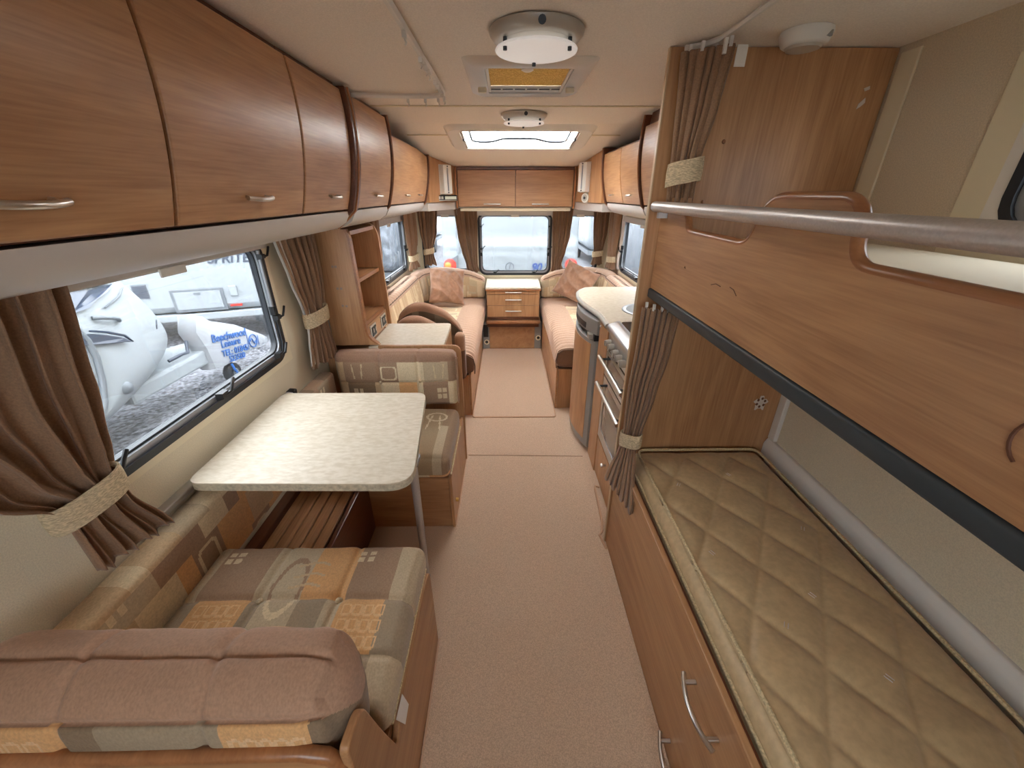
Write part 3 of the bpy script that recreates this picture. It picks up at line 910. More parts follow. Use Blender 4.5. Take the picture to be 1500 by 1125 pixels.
def seat_pattern(u, v):
    """main near seat, u from wall to aisle (m), v from back rest to far edge (m)"""
    out = np.zeros(u.shape + (3,)); out[:] = PAL['brown']
    def R(x0, x1, y0, y1, nm): out[(u >= x0) & (u < x1) & (v >= y0) & (v < y1)] = PAL[nm] if isinstance(nm, str) else nm
    far, mid, near = (.265, .60), (.12, .265), (-.2, .12)
    for x0, x1, nm in ((-.1, .045, 'stone'), (.045, .20, 'brown'), (.20, .245, 'stone'), (.245, .33, 'stone'), (.33, .425, 'gold'), (.425, .455, 'gold'), (.455, .575, 'brown'), (.575, .9, 'stone')): R(x0, x1, *far, nm)
    for x0, x1, nm in ((-.1, .06, 'grey'), (.06, .20, 'gold'), (.20, .235, 'grey'), (.235, .335, 'stone'), (.335, .41, 'grey'), (.41, .45, 'stone'), (.45, .565, 'gold'), (.565, .9, 'grey')): R(x0, x1, *mid, nm)
    for x0, x1, nm in ((-.1, .12, 'brown'), (.12, .26, 'cream'), (.26, .43, 'brown'), (.43, .53, 'gold'), (.53, .57, 'grey'), (.57, .9, 'stone')): R(x0, x1, *near, nm)
    # arch ring crossing the seam
    d = np.hypot((u - .285) / .045, (v - .300) / .100)
    ring = (d > .78) & (d < 1.0)
    out[ring & (v > .265)] = PAL['brown']; out[ring & (v <= .265)] = PAL['cream']
    for vv in (.335, .375, .300):
        out[(np.abs(v - vv - .006 * np.sin(u * 60)) < .004) & (u > .285) & (u < .375)] = PAL['sand']
    for (cx, cy) in ((.075, .405), (.475, .405)):
        for i in (-1, 1):
            for j in (-1, 1):
                out[rr_dist(u - cx - i * .014, v - cy - j * .012, .010, .008, .002) < 0] = PAL['cream']
    for bx in (.075, .462):
        for i in range(4):
            for j in range(3):
                dd = np.abs(rr_dist(u - bx - .012 - i * .029, v - .145 - j * .042, .011, .015, .006))
                out[(dd < .0026) & (v < .26)] = (224, 184, 134)
    return out

# ------------------------------------------------------------------ dinette
XA = -.262       # aisle face of the left furniture
t = thing('dinette_bench', 'wooden dinette bench base nearest the camera with shaped side panel', 'bench', (-.6, .66, 0), 'dinette bench bases')
side = fillet([(.935, 0), (.935, .36), (.90, .385), (.545, .385), (.485, .325), (.440, .50), (.400, .675), (.330, .690), (.330, 0)], [0, .03, .02, .04, .03, .05, .03, .02, 0])
obj('side_panel', MB().prism(side, 'x', XA - .016, XA), 'wood_y', t, smooth=35, bevel=.003)
obj('base_box', box(-.995, XA - .018, .36, .90, 0, .37), 'wood_x', t)
bb = fillet([(-.995, .0), (-.995, .662), (-.32, .670), (XA - .018, .62), (XA - .018, 0)], [0, .0, .06, .05, 0])
obj('backboard', MB().prism(bb, 'y', .325, .345), 'wood_x', t, smooth=35, bevel=.003)
lip = [(-.995, .664), (-.60, .668), (-.34, .674), (-.30, .662), (-.282, .632), (-.281, .54)]
obj('edge_lip', MB().tube([(x, .334, z) for x, z in lip], .013, 8), 'wood_lip', t, smooth=50)
obj('binding', MB().tube([(XA + .004, .935, .004), (XA + .006, .60, .004), (XA + .006, .30, .004), (XA + .006, -.2, .004)], .005, 6), 'carpet_edge', t, smooth=50)

sx0, sx1, sy0, sy1 = -.905, -.272, .475, .935
def seat_def(P, W, nrm):
    u, v = W[:, 0] - sx0, W[:, 1] - sy0
    top = P[:, 2] > .55
    g = np.maximum.reduce([groove(v, .265, .010), groove(v, .115, .010), groove(u, .222, .008), groove(u, .438, .008)])
    but = np.maximum.reduce([np.exp(-(((u - a) / .022) ** 2 + ((v - b) / .022) ** 2)) for a in (.222, .438) for b in (.265,)])
    puff = (1 - (P[:, 0]) ** 4) * (1 - P[:, 1] ** 4)
    W[:, 2] += top * (.014 * puff - .007 * g - .012 * but)
    W[:, 2] += top * .0012 * wrinkle(u * 5, v * 6, 1)
    W[:, 0] += (P[:, 0] > .95) * (.008 * (1 - P[:, 2] ** 2) - .004 * groove(v, .265, .01))
    W[:, 2] -= (~top) * 0
    return W
t = thing('seat_cushion', 'patchwork dinette seat cushion nearest the camera with orange squares', 'cushion', (-.59, .70, .39), 'patchwork dinette seat cushions')
mb = soft_box(sx0, sx1, sy0, sy1, .388, .490, .026, (170, 120, 14), seat_def, lambda p, w: seat_pattern(w[:, 0] - sx0, w[:, 1] - sy0))
obj('cover', mb, 'patch', t, smooth=180)
for a in (.222, .438):
    obj('button', MB().lathe([(.0001, .008), (.008, .006), (.011, 0), (.009, -.004)], (sx0 + a, sy0 + .265, .487), n=14), 'tieback', t, smooth=60)
obj('care_label', MB().add([(-.2605, .50, .405), (-.2605, .555, .40), (-.252, .560, .345), (-.252, .520, .34)], [(0, 1, 2, 3)]), 'lining', t, solid=.001)
pth = [(sx1 + .002, sy0 + .02 + (sy1 - sy0 - .04) * i / 8, .398) for i in range(9)]
obj('piping', MB().tube(pth, .004, 6), 'piping', t, smooth=60)

# backrest bolster next to the camera
bx0, bx1, by0, by1, bz0, bz1 = -.955, -.283, .349, .500, .497, .770
def bol_def(P, W, nrm):
    u = W[:, 0] - bx0
    ang = np.arctan2(W[:, 2] - .66, -(W[:, 1] - .42))           # 0 = towards camera, pi/2 = up
    out = np.stack([np.zeros(len(W)), W[:, 1] - .423, W[:, 2] - .62], axis=1)
    out /= np.maximum(np.linalg.norm(out, axis=1, keepdims=True), 1e-6)
    g = np.maximum.reduce([groove(u, .225, .009), groove(u, .455, .009)])
    upper = np.clip((W[:, 2] - .50) / .05, 0, 1)
    s1 = groove(ang, 1.62, .045); s2 = groove(ang, .80, .045)
    near_s = np.exp(-np.minimum(np.abs(ang - .80), np.abs(ang - 1.62)) / .35)
    rib = .0022 * np.maximum(0, np.sin(u * 95 + ang * 5.0 + 2.0 * np.sin(u * 23))) * (np.sin(u * 17 + ang * 2) > -.3) * near_s * (ang > .80) * (1 - np.maximum(s1, s2)) + .0012 * wrinkle(u * 4, ang, 2) * (ang > .8)
    ends = 1 - np.clip((np.abs(P[:, 0]) - .93) / .07, 0, 1)
    amt = upper * ends * (.014 - .009 * g - .010 * s1 - .012 * s2 + rib * 1.0)
    W = W + out * amt[:, None]
    W[:, 0] += (P[:, 0] > .9) * .012 * np.clip(1 - np.abs(W[:, 2] - .65) / .15, 0, 1)
    # leans back slightly and bows down towards the wall
    return W
def bol_col(p, w):
    ang = np.arctan2(w[:, 2] - .66, -(w[:, 1] - .42))
    c = np.zeros((len(p), 3)); c[:] = (172, 134, 108)
    low = (ang < .78) | (w[:, 1] > .497)
    pt = patchwork(w[:, 0] - bx0, w[:, 2] * 0 + .06, 21, light=.97)
    u = w[:, 0] - bx0
    for x0, x1, nm in ((0, .10, 'gold'), (.10, .235, 'gold'), (.235, .29, 'dark'), (.29, .455, 'grey'), (.455, .49, 'grey'), (.49, .60, 'gold'), (.60, .63, 'gold'), (.63, .8, 'dark')):
        s = low & (u >= x0) & (u < x1); c[s] = PAL[nm]
    for i in range(6):
        dd = np.abs(rr_dist(u - .06 - i * .031, w[:, 2] - .68, .011, .022, .006)); c[low & (dd < .003) & (u < .2)] = (222, 184, 138)
        dd = np.abs(rr_dist(u - .51 - i * .025, w[:, 2] - .68, .009, .022, .006)); c[low & (dd < .003) & (u > .49) & (u < .62)] = (222, 184, 138)
    return c
t = thing('back_cushion', 'rounded tan backrest cushion in the foreground with patchwork band', 'cushion', (-.6, .42, .45), 'dinette backrest cushions')
obj('cover', soft_box(bx0, bx1, by0, by1, bz0, bz1, .072, (150, 34, 60), bol_def, bol_col), 'patch', t, smooth=180)
# cushion along the window wall
wy0, wy1 = .52, 1.40
def wall_col(p, w):
    top = (p[:, 2] > .8)
    c = patchwork(w[:, 1] - wy0, w[:, 2] - .44, 36, .13, names=('brown', 'sand', 'cream', 'stone', 'gold', 'brown'))
    c2 = patchwork(w[:, 1] - wy0, w[:, 0] * 0 + .01, 34, .2, names=('cream', 'sand', 'stone'))
    c[top] = c2[top]
    return c
def wall_def(P, W, nrm):
    W[:, 0] += (P[:, 0] > .5) * .006 * (1 - P[:, 2] ** 4)
    return W
t = thing('wall_cushion', 'long narrow patchwork cushion leaning on the window wall beside the dinette', 'cushion', (-.95, .9, .40))
obj('cover', soft_box(-.992, -.912, wy0, wy1, .40, .655, .02, (8, 150, 50), wall_def, wall_col), 'patch', t, smooth=180)
# far wall cushion piece beyond the table
t = thing('wall_cushion', 'short patchwork cushion on the window wall behind the table', 'cushion', (-.95, 1.68, .44))
obj('cover', soft_box(-.992, -.915, 1.405, 1.94, .435, .655, .02, (6, 90, 36), None, lambda p, w: patchwork(w[:, 1], w[:, 2] - .44, 35, .105)), 'patch', t, smooth=180)

# far bench
t = thing('dinette_bench', 'wooden dinette bench base beyond the table', 'bench', (-.6, 1.75, 0), 'dinette bench bases')
obj('front_board', box(-.995, XA - .016, 1.497, 1.513, 0, .300), 'wood_x', t, bevel=.002)
obj('base_box', box(-.995, XA - .018, 1.516, 2.04, 0, .300), 'wood_x', t)
obj('side_panel', MB().prism(fillet([(1.490, 0), (1.490, .305), (2.04, .315), (2.04, 0)], [0, .01, 0, 0]), 'x', XA - .014, XA), 'wood_z', t, bevel=.002)
obj('catch_knob', MB().tube([(XA + .001, 1.56, .115), (XA + .014, 1.56, .115)], .010, 10), 'gold', t, smooth=50)
obj('binding', MB().tube([(XA + .005, 1.50, .004), (XA + .005, 2.05, .004)], .005, 6), 'carpet_edge', t, smooth=50)
fx0, fx1, fy0, fy1 = -.905, -.268, 1.475, 1.945
def fs_def(P, W, nrm):
    u, v = W[:, 0] - fx0, W[:, 1] - fy0
    top = P[:, 2] > .55
    W[:, 2] += top * (.016 * (1 - P[:, 0] ** 4) * (1 - P[:, 1] ** 4))
    W[:, 1] -= (P[:, 1] < -.95) * .012 * (1 - P[:, 2] ** 2)
    return W
def fs_col(p, w):
    u, v = w[:, 0] - fx0, w[:, 1] - fy0
    c = np.zeros((len(p), 3)); c[:] = (158, 134, 102)
    c[u < .30] = PAL['brown']
    c[(u > .575)] = (150, 122, 94)
    c[(u > .565) & (u < .605) & (v < .26)] = PAL['stone']
    d = np.hypot((u - .535) / .055, (v - .345) / .045); c[(d > .78) & (d < 1.02)] = (208, 190, 158)
    for s in (-1, 1):
        c[(np.abs(u - .53 - s * (.02 + .12 * (.345 - v))) < .004) & (v < .36) & (v > .22)] = (208, 190, 158)
    for i in range(5):
        c[rr_dist(u - .40 - i * .018, v - .17, .006, .012, .002) < 0] = (196, 166, 126)
        c[rr_dist(u - .40 - i * .018, v - .13, .006, .012, .002) < 0] = (196, 166, 126)
    low = w[:, 2] < .345
    pt = patchwork(u, w[:, 2] * 0 + .02, 44); c[low] = pt[low]
    return c
t = thing('seat_cushion', 'brown patterned dinette seat cushion beyond the table', 'cushion', (-.59, 1.71, .305), 'patchwork dinette seat cushions')
obj('cover', soft_box(fx0, fx1, fy0, fy1, .305, .430, .035, (120, 90, 20), fs_def, fs_col), 'patch', t, smooth=180)
obj('piping', MB().tube([(fx1 + .002, fy0 + .03 + (fy1 - fy0 - .05) * i / 6, .318) for i in range(7)], .004, 6), 'piping', t, smooth=60)
# far back cushion (two seams, two buttons, tan top)
cx0, cx1, cy0, cy1 = -.915, -.275, 1.955, 2.036
def fb_def(P, W, nrm):
    u, z = W[:, 0] - cx0, W[:, 2]
    fr = P[:, 1] < -.5
    g = np.maximum.reduce([groove(u, .235, .008), groove(u, .44, .008)])
    gz = groove(z, .585, .008)
    W[:, 1] -= fr * (.018 * (1 - P[:, 0] ** 4) * (1 - P[:, 2] ** 4) - .006 * np.maximum(g, gz))
    tp = z > .68
    W[:, 2] += tp * (.010 * (1 - P[:, 0] ** 6) - .004 * g)
    W[:, 1] += groove(z, .70, .01) * .004
    return W
def fb_col(p, w):
    u, z = w[:, 0] - cx0, w[:, 2]
    c = np.zeros((len(p), 3)); c[:] = PAL['brown']
    def R(x0, x1, z0, z1, nm): c[(u >= x0) & (u < x1) & (z >= z0) & (z < z1)] = PAL[nm]
    for x0, x1, nm in ((0, .05, 'sand'), (.05, .20, 'brown'), (.20, .335, 'brown'), (.335, .435, 'cream'), (.435, .47, 'cream'), (.47, .60, 'stone'), (.60, .7, 'brown')): R(x0, x1, .585, .70, nm)
    for x0, x1, nm in ((0, .06, 'sand'), (.06, .205, 'dark'), (.205, .235, 'sand'), (.235, .335, 'cream'), (.335, .43, 'gold'), (.43, .46, 'cream'), (.46, .595, 'brown'), (.595, .7, 'cream')): R(x0, x1, .40, .585, nm)
    c[np.abs(rr_dist(u - .285, z - .640, .038, .036, .014)) < .005] = (214, 196, 160)
    for cx in (.10, .545):
        for i in range(2):
            for j in range(2): c[rr_dist(u - cx - i * .028, z - .50 - j * .038, .011, .014, .003) < 0] = PAL['cream']
    for cx in (.12, .55):
        for s in (-1, 1): c[(np.abs(u - cx - s * (.022 + .1 * (z - .64))) < .0035) & (z > .605) & (z < .685)] = (206, 186, 148)
    c[z > .70] = (166, 130, 106)
    c[(p[:, 1] > .6)] = (166, 130, 106)
    return c
t = thing('back_cushion', 'patchwork backrest cushion beyond the table with two buttons', 'cushion', (-.6, 2.0, .435), 'dinette backrest cushions')
obj('cover', soft_box(cx0, cx1, cy0, cy1, .437, .742, .026, (140, 16, 70), fb_def, fb_col), 'patch', t, smooth=180)
for a in (.235, .44):
    obj('button', MB().lathe([(.0001, -.010), (.007, -.008), (.011, 0), (.009, .003)], (cx0 + a, cy0 - .009, .585), 'y', n=14), 'tieback', t, smooth=60)
for s in (-.006, .006):
    obj('piping', MB().tube([(cx1 + .003, 1.972 + s * 2 + i * .001, .45 + .26 * i / 6) for i in range(7)], .004, 6), 'tan', t, smooth=60)

# half-height partition behind the far bench
hw = fillet([(-.70, 0), (-.70, .755), (-.254, .755), (-.254, 0)], [0, 0, .045, 0])
o = obj('half_partition', MB().prism(hw, 'y', 2.046, 2.064), 'wood_z', smooth=35, bevel=.002)
tag(o, 'low wooden partition with rounded corner behind the far dinette cushion', 'panel')

# folding bed slats lying between the benches
t = thing('bed_slat_base', 'folded wooden bed slats beside the wall under the table', 'slats', (-.85, 1.2, 0))
obj('box', box(-.995, -.66, .945, 1.494, 0, .26), 'wood_edge', t)
for k in range(5):
    obj('slat', box(-.935 + k * .048, -.935 + k * .048 + .042, .95, 1.492, .272, .286), 'slat', t, bevel=.003)
obj('front_rail', box(-.675, -.655, .945, 1.494, .262, .315), 'wood_edge', t, bevel=.003)
obj('wall_rail', box(-.99, -.945, .945, 1.494, .262, .30), 'wood_edge', t, bevel=.003)

# table
TZ = .722
t = thing('dinette_table', 'pale speckled folding dinette table with rounded corners and one leg', 'table', (-.63, 1.24, 0))
tp = fillet([(-.962, .955), (-.285, .945), (-.352, 1.545), (-.965, 1.548)], [.045, .085, .045, .03], 10)
obj('top', MB().prism(tp, 'z', TZ - .004, TZ), 'laminate', t, smooth=35)
obj('edge_band', MB().prism(tp, 'z', TZ - .028, TZ - .0045), 'laminate_edge', t, smooth=35)
lg = obj('leg', MB().tube([(-.325, 1.115, TZ - .03), (-.352, 1.20, .012)], [.015, .013], 14), 'tube', t, smooth=50)
obj('foot', MB().tube([(-.352, 1.20, .012), (-.353, 1.203, .0005)], [.016, .015], 14), 'grey_frame', lg, smooth=50)
obj('hinge_block', box(-.36, -.30, 1.08, 1.14, TZ - .045, TZ - .029), 'grey_frame', t, bevel=.003)
t = thing('table_rail', 'grey metal table support rail on the wall below the window', 'rail', (-.985, 1.2, .69))
obj('rail', MB().prism(fillet([(-.997, .665), (-.968, .672), (-.966, .692), (-.997, .694)], .006, 3), 'y', .86, 1.62), 'steel', t, smooth=40)
obj('end_cap', MB().prism(fillet([(-.998, .660), (-.966, .668), (-.964, .694), (-.998, .696)], .006, 3), 'y', .825, .859), 'grey_frame', t, smooth=40)
obj('end_cap', MB().prism(fillet([(-.998, .660), (-.966, .668), (-.964, .694), (-.998, .696)], .006, 3), 'y', 1.621, 1.65), 'black', t, smooth=40)

# ------------------------------------------------------------------ shelf unit and sideboard
t = thing('shelf_unit', 'tall open wooden shelf unit with curved pale edge and two sockets', 'shelf unit', (-.88, 2.28, .745))
sp = fillet([(-.998, .745), (-.998, 1.343), (-.79, 1.343), (-.775, 1.29), (-.763, .79), (-.70, .747)], [0, 0, .03, .05, .06, 0])
obj('side_panel', MB().prism(sp, 'y', 2.085, 2.103), 'wood_z', t, smooth=35)
sp2 = fillet([(-.998, .745), (-.998, 1.343), (-.775, 1.343), (-.752, 1.29), (-.742, .79), (-.742, .747)], [0, 0, .03, .05, 0, 0])
obj('side_panel', MB().prism(sp2, 'y', 2.482, 2.50), 'wood_z', t, smooth=35)
edge = [(-.790, 1.342), (-.779, 1.325), (-.774, 1.29), (-.770, 1.10), (-.764, .83), (-.752, .785), (-.712, .752)]
mb = MB()
mb.slab(lambda u, v: (np.interp(v, [0, .03, .09, .42, .86, .94, 1], [p[0] for p in edge]) + .004, 2.083 + u * .030, np.interp(v, [0, .03, .09, .42, .86, .94, 1], [p[1] for p in edge])),
        lambda u, v: (np.interp(v, [0, .03, .09, .42, .86, .94, 1], [p[0] for p in edge]) - .008, 2.083 + u * .030, np.interp(v, [0, .03, .09, .42, .86, .94, 1], [p[1] for p in edge])), 1, 24)
obj('edge_trim', mb, 'wood_lip', t, smooth=40)
obj('back_panel', box(-.998, -.985, 2.104, 2.481, .745, 1.343), 'wood_z', t)
for z in (1.343 - .012, 1.095, .862):
    s = obj('shelf', box(-.984, -.780, 2.104, 2.481, z - .016, z), 'wood_y', t)
    obj('edge_strip', box(-.780, -.772, 2.104, 2.481, z - .018, z + .001), 'wood_lip', s)
obj('socket_panel', box(-.785, -.764, 2.104, 2.481, .746, .843), 'wood_y', t, bevel=.002)
for (y, nm, lb) in ((2.19, 'socket', 'silver plug socket'), (2.39, 'socket', 'silver double switch socket')):
    s = obj(nm, box(-.7635, -.757, y - .05, y + .05, .760, .832), 'silver_plastic', t, bevel=.003); s['label'] = lb
    obj('socket_face', box(-.7565, -.754, y - .035, y + .035, .770, .822), 'dark_grey', s)
    for k in (-1, 1):
        obj('switch', box(-.7535, -.750, y - .005 + k * .018, y + .005 + k * .018, .790, .812), 'silver_plastic', s)
for (x, z) in ((-.88, 1.165), (-.865, 1.165), (-.875, 1.055), (-.857, 1.055), (-.865, .965), (-.845, .963)):
    o = obj('tape_square', box(x - .0055, x + .0055, 2.0835, 2.0848, z - .0055, z + .0055), 'sticker_grey', t)
t = thing('sideboard', 'low wooden sideboard with pale speckled top beside the shelf unit', 'cabinet', (-.68, 2.28, 0))
obj('body', box(-.995, -.365, 2.066, 2.50, 0, .712), 'wood_z', t)
obj('top', MB().prism(fillet([(-.760, 2.068), (-.352, 2.068), (-.362, 2.505), (-.760, 2.505)], [0, .02, .03, 0]), 'z', .714, .742), 'laminate', t, smooth=35, bevel=.003)
t = thing('blind_clip_strip', 'grey upright plastic strip beside the far dinette curtain', 'strip', (-.96, 2.07, .75))
obj('strip', MB().prism(rrect(-.990, -.950, .72, 1.02, .015), 'y', 2.069, 2.082), 'grey_frame', t, smooth=40)
for z in (.76, .98):
    obj('screw', MB().tube([(-.97, 2.0685, z), (-.97, 2.065, z)], .007, 10), 'steel', t, smooth=40)

# ------------------------------------------------------------------ lounge sofas
def ident(x): return x
def flipf(mb):
    mb.f = [tuple(reversed(f)) for f in mb.f]; return mb
PALE = ('sand', 'cream', 'cream', 'sand', 'stone')
def lounge(side):
    X = ident if side < 0 else mx
    who = 'left lounge sofa' if side < 0 else 'right lounge sofa'
    y_n = 2.605 if side < 0 else 2.705
    xf_ = -.262
    def mir(mb):
        if side > 0:
            mb.xf(lambda p: (mx(p[0]), p[1], p[2])); flipf(mb)
        return mb
    def mirc(mb):
        if side > 0:
            mb.xf(lambda p: (.126 - p[0], p[1], p[2])); flipf(mb)
        return mb
    t = thing('storage_bench', 'wooden box base of the ' + who, 'sofa base', (X(-.6), 3.4, 0), 'lounge sofa bases')
    obj('front_panel', mir(box(xf_ - .016, xf_, y_n, 3.985, 0, .325)), 'wood_y', t, bevel=.002)
    obj('end_panel', mir(box(-.995, xf_ - .017, y_n, y_n + .016, 0, .325)), 'wood_z', t, bevel=.002)
    obj('box', mir(box(-.995, xf_ - .018, y_n + .018, YF - .006, 0, .318)), 'wood_edge', t)
    # long seat cushion, ruched tan roll along the front
    x0, x1, y0, y1 = (-.80 if side < 0 else -.772), -.225, y_n - .012, 3.965
    def sd(P, W, nrm):
        u = (x1 - W[:, 0]); v = W[:, 1] - y0
        roll = u < .22
        W[:, 2] += (P[:, 2] > .5) * (.026 * np.exp(-((u - .11) / .10) ** 2) + .012 * (1 - P[:, 1] ** 8))
        rb = np.abs(np.sin(v * PI / .052 + .9 * np.sin(u * 11 + v * 3))) ** .5
        seam = groove(u, .225, .008)
        outer_ = (P[:, 2] > .5) | (P[:, 0] > .6)
        amt = outer_ * (np.where(roll, -.018 * (1 - rb), 0) - .008 * seam)
        W[:, 2] += amt * (P[:, 2] > .5); W[:, 0] += amt * (P[:, 0] > .6) * 1.0
        return W
    def scol(p, w):
        u = x1 - w[:, 0]
        c = patchwork(w[:, 1], w[:, 0] + 2, 50 + side, .14, light=1.06, names=PALE)
        c[u < .225] = (200, 165, 140)
        c[p[:, 1] < -.985] = (120, 86, 62)
        return c
    t = thing('sofa_seat_cushion', 'long ruched tan seat cushion of the ' + who, 'cushion', (X(-.5), 3.3, .33), 'lounge seat cushions')
    obj('cover', mirc(soft_box(x0, x1, y0, y1, .328, .475, .055, (36, 210, 16), sd, scol)), 'patch', t, smooth=180)
    ar = [(-.232 - .0 , y0 - .002, .345), (-.228, y0 - .001, .40), (-.238, y0 + .0, .455), (-.28, y0 + .002, .482), (-.40, y0 + .003, .485), (-.60, y0 + .003, .478)]
    obj('piping', mirc(MB().tube(ar, .005, 6)), 'tan_dark', t, smooth=60)
    # front corner seat cushion beside the chest
    t = thing('corner_seat_cushion', 'tan corner seat cushion of the ' + who + ' next to the chest', 'cushion', (X(-.5), 4.2, .33), 'lounge seat cushions')
    def cd(P, W, nrm):
        W[:, 2] += (P[:, 2] > .5) * .016 * (1 - P[:, 0] ** 4) * (1 - P[:, 1] ** 4); return W
    def ccol(p, w):
        c = np.zeros((len(p), 3)); c[:] = (196, 160, 135)
        return c
    obj('cover', mirc(soft_box(-.80, -.222, 3.972, 4.395, .328, .470, .05, (30, 24, 10), cd, ccol)), 'patch', t, smooth=180)
    # long back cushion on the side wall: tan ruched top, pale patchwork face
    bx0_, bx1_, by0_, by1_ = -.990, -.808, y_n + .02, 3.92
    def bd(P, W, nrm):
        v = W[:, 1]
        slope = np.clip((W[:, 2] - .40) / .4, 0, 1)
        W[:, 0] -= (P[:, 0] > 0) * .045 * slope
        rb = np.abs(np.sin(v * PI / .058 + .6 * np.sin(v * 5))) ** .5
        W[:, 2] -= (P[:, 2] > .5) * .005 * (1 - rb)
        W[:, 0] += (P[:, 0] > .8) * (.012 * (1 - P[:, 2] ** 2) - .003 * (1 - rb))
        return W
    def bcol(p, w):
        c = patchwork(w[:, 1], w[:, 2] - .33, 60 + side, .15, light=1.05, names=PALE)
        c[(w[:, 2] > .745)] = (198, 162, 136)
        c[p[:, 1] < -.97] = (112, 80, 58)
        return c
    t = thing('sofa_back_cushion', 'long back cushion with ribbed tan top of the ' + who, 'cushion', (X(-.9), 3.3, .33), 'lounge back cushions')
    obj('cover', mir(soft_box(bx0_, bx1_, by0_, by1_, .33, .795, .04, (12, 190, 30), bd, bcol)), 'patch', t, smooth=180)
    pe = [(-.852, by0_ + .02 + (by1_ - by0_ - .04) * i / 20, .765) for i in range(21)]
    obj('piping', mir(MB().tube(pe, .005, 6)), 'tan_dark', t, smooth=60)
    # curved corner back cushion running from the side wall to the chest
    path = [(-.905, 3.93), (-.900, 4.03), (-.875, 4.13), (-.82, 4.215), (-.73, 4.270), (-.62, 4.298), (-.50, 4.308), (-.38, 4.310), (-.235, 4.310)]
    tops = [.795, .800, .805, .806, .806, .800, .785, .762, .70]
    cum = [0]
    for i in range(1, len(path)): cum.append(cum[-1] + math.dist(path[i], path[i - 1]))
    Lp = cum[-1]
    ncr, nal = 36, 80
    vs = []; cols_uv = []
    for i in range(nal + 1):
        s_ = Lp * i / nal
        x = np.interp(s_, cum, [p[0] for p in path]); y = np.interp(s_, cum, [p[1] for p in path]); zt_ = np.interp(s_, cum, tops)
        x2 = np.interp(min(s_ + .01, Lp), cum, [p[0] for p in path]) - np.interp(max(s_ - .01, 0), cum, [p[0] for p in path])
        y2 = np.interp(min(s_ + .01, Lp), cum, [p[1] for p in path]) - np.interp(max(s_ - .01, 0), cum, [p[1] for p in path])
        L2 = math.hypot(x2, y2); nx_, ny_ = y2 / L2, -x2 / L2            # towards the room
        endf = min(1.0, (min(s_, Lp - s_) / .035)) ** .5 if min(s_, Lp - s_) < .035 else 1.0
        rib = .003 * (abs(math.sin(s_ * PI / .06)) ** .5 - 1)
        for q in range(ncr):
            th = 2 * PI * q / ncr
            cx_, cz_ = math.cos(th), math.sin(th)
            ex = abs(cx_) ** .55 * (1 if cx_ > 0 else -1); ez = abs(cz_) ** .45 * (1 if cz_ > 0 else -1)
            hh = (zt_ - .487) / 2
            dz = .487 + hh + ez * hh * (.86 + .14 * endf) + rib
            wid = .075 * (1 - .25 * max(0, ez)) * (.55 + .45 * endf)
            vs.append((x + nx_ * ex * wid, y + ny_ * ex * wid, dz))
            cols_uv.append((s_, ez, ex))
    mb = MB(); fs = []
    for i in range(nal):
        for q in range(ncr):
            q2 = (q + 1) % ncr
            fs.append((i * ncr + q, i * ncr + q2, (i + 1) * ncr + q2, (i + 1) * ncr + q))
    fs.append(tuple(range(ncr - 1, -1, -1))); fs.append(tuple(nal * ncr + q for q in range(ncr)))
    mb.add(vs, fs)
    uv = np.array(cols_uv)
    cf = np.array([uv[list(f)].mean(axis=0) for f in fs])
    wz = np.array([np.mean([vs[k][2] for k in f]) for f in fs])
    cc = patchwork(cf[:, 0], wz - .45, 70 + side, .15, light=1.04, names=PALE)
    cc[cf[:, 1] > .60] = (200, 165, 140)
    ring_ = np.abs(rr_dist(cf[:, 0] - (Lp - .13), wz - .60, .045, .05, .02)) < .008
    cc[ring_ & (cf[:, 2] > 0)] = (206, 186, 150)
    mb.c = lin_np(cc)
    t = thing('sofa_corner_cushion', 'curved corner back cushion of the ' + who + ' under the front curtains', 'cushion', (X(-.7), 4.2, .49), 'lounge back cushions')
    obj('cover', mirc(mb), 'patch', t, smooth=180)
    pp = []
    for i in range(0, nal + 1, 2):
        vv = vs[i * ncr + 3]; pp.append((vv[0], vv[1], vv[2] + .004))
    if True:
        obj('piping', mirc(MB().tube(pp[1:-1], .004, 6)), 'tan_dark', t, smooth=60)
lounge(-1)
lounge(1)

# upright bolsters stored at the near end of the left sofa
def bolster(label, x0, x1, y0, y1, zt, z0=.49, skew=0.0):
    t = thing('bolster_cushion', label, 'cushion', ((x0 + x1) / 2, (y0 + y1) / 2, z0), 'bolsters at the sofa end')
    def d(P, W, nrm):
        u = P[:, 0]
        prof = np.where(u < -.3, 1 - ((u + .3) / .7) ** 2 * .35, 1 - (np.maximum(u + .3, 0) / 1.3) ** 2.2 * .55)
        W[:, 2] = z0 + (W[:, 2] - z0) * prof + skew * 0
        W[:, 1] += .006 * np.sin(W[:, 0] * 40) * (P[:, 2] > 0)
        return W
    def c(p, w):
        q = np.zeros((len(p), 3)); q[:] = (118, 90, 62)
        pt_ = patchwork(w[:, 0], w[:, 2], 81, .1, light=.8, names=('dark', 'brown', 'dark', 'grey'))
        q = pt_.copy(); q[p[:, 2] > .7] = (168, 128, 102)
        return q
    obj('cover', soft_box(x0, x1, y0, y1, z0, zt, .035, (50, 12, 24), d, c), 'patch', t, smooth=180)
bolster('brown bolster cushion standing behind the sideboard, lower one with tan top', -.765, -.375, 2.525, 2.60, .775)
bolster('taller brown bolster cushion standing on the left sofa end', -.77, -.315, 2.68, 2.75, .825, z0=.50)
o = obj('arm_pad', soft_box(-.352, -.285, 2.51, 2.60, .33, .66, .03, (10, 12, 26), None, lambda p, w: np.where((p[:, 2:3] > .3), np.array([[176, 138, 110]]), np.array([[112, 80, 58]]))), 'patch', smooth=180)
tag(o, 'small brown pad wedged between the sideboard and left sofa', 'cushion')

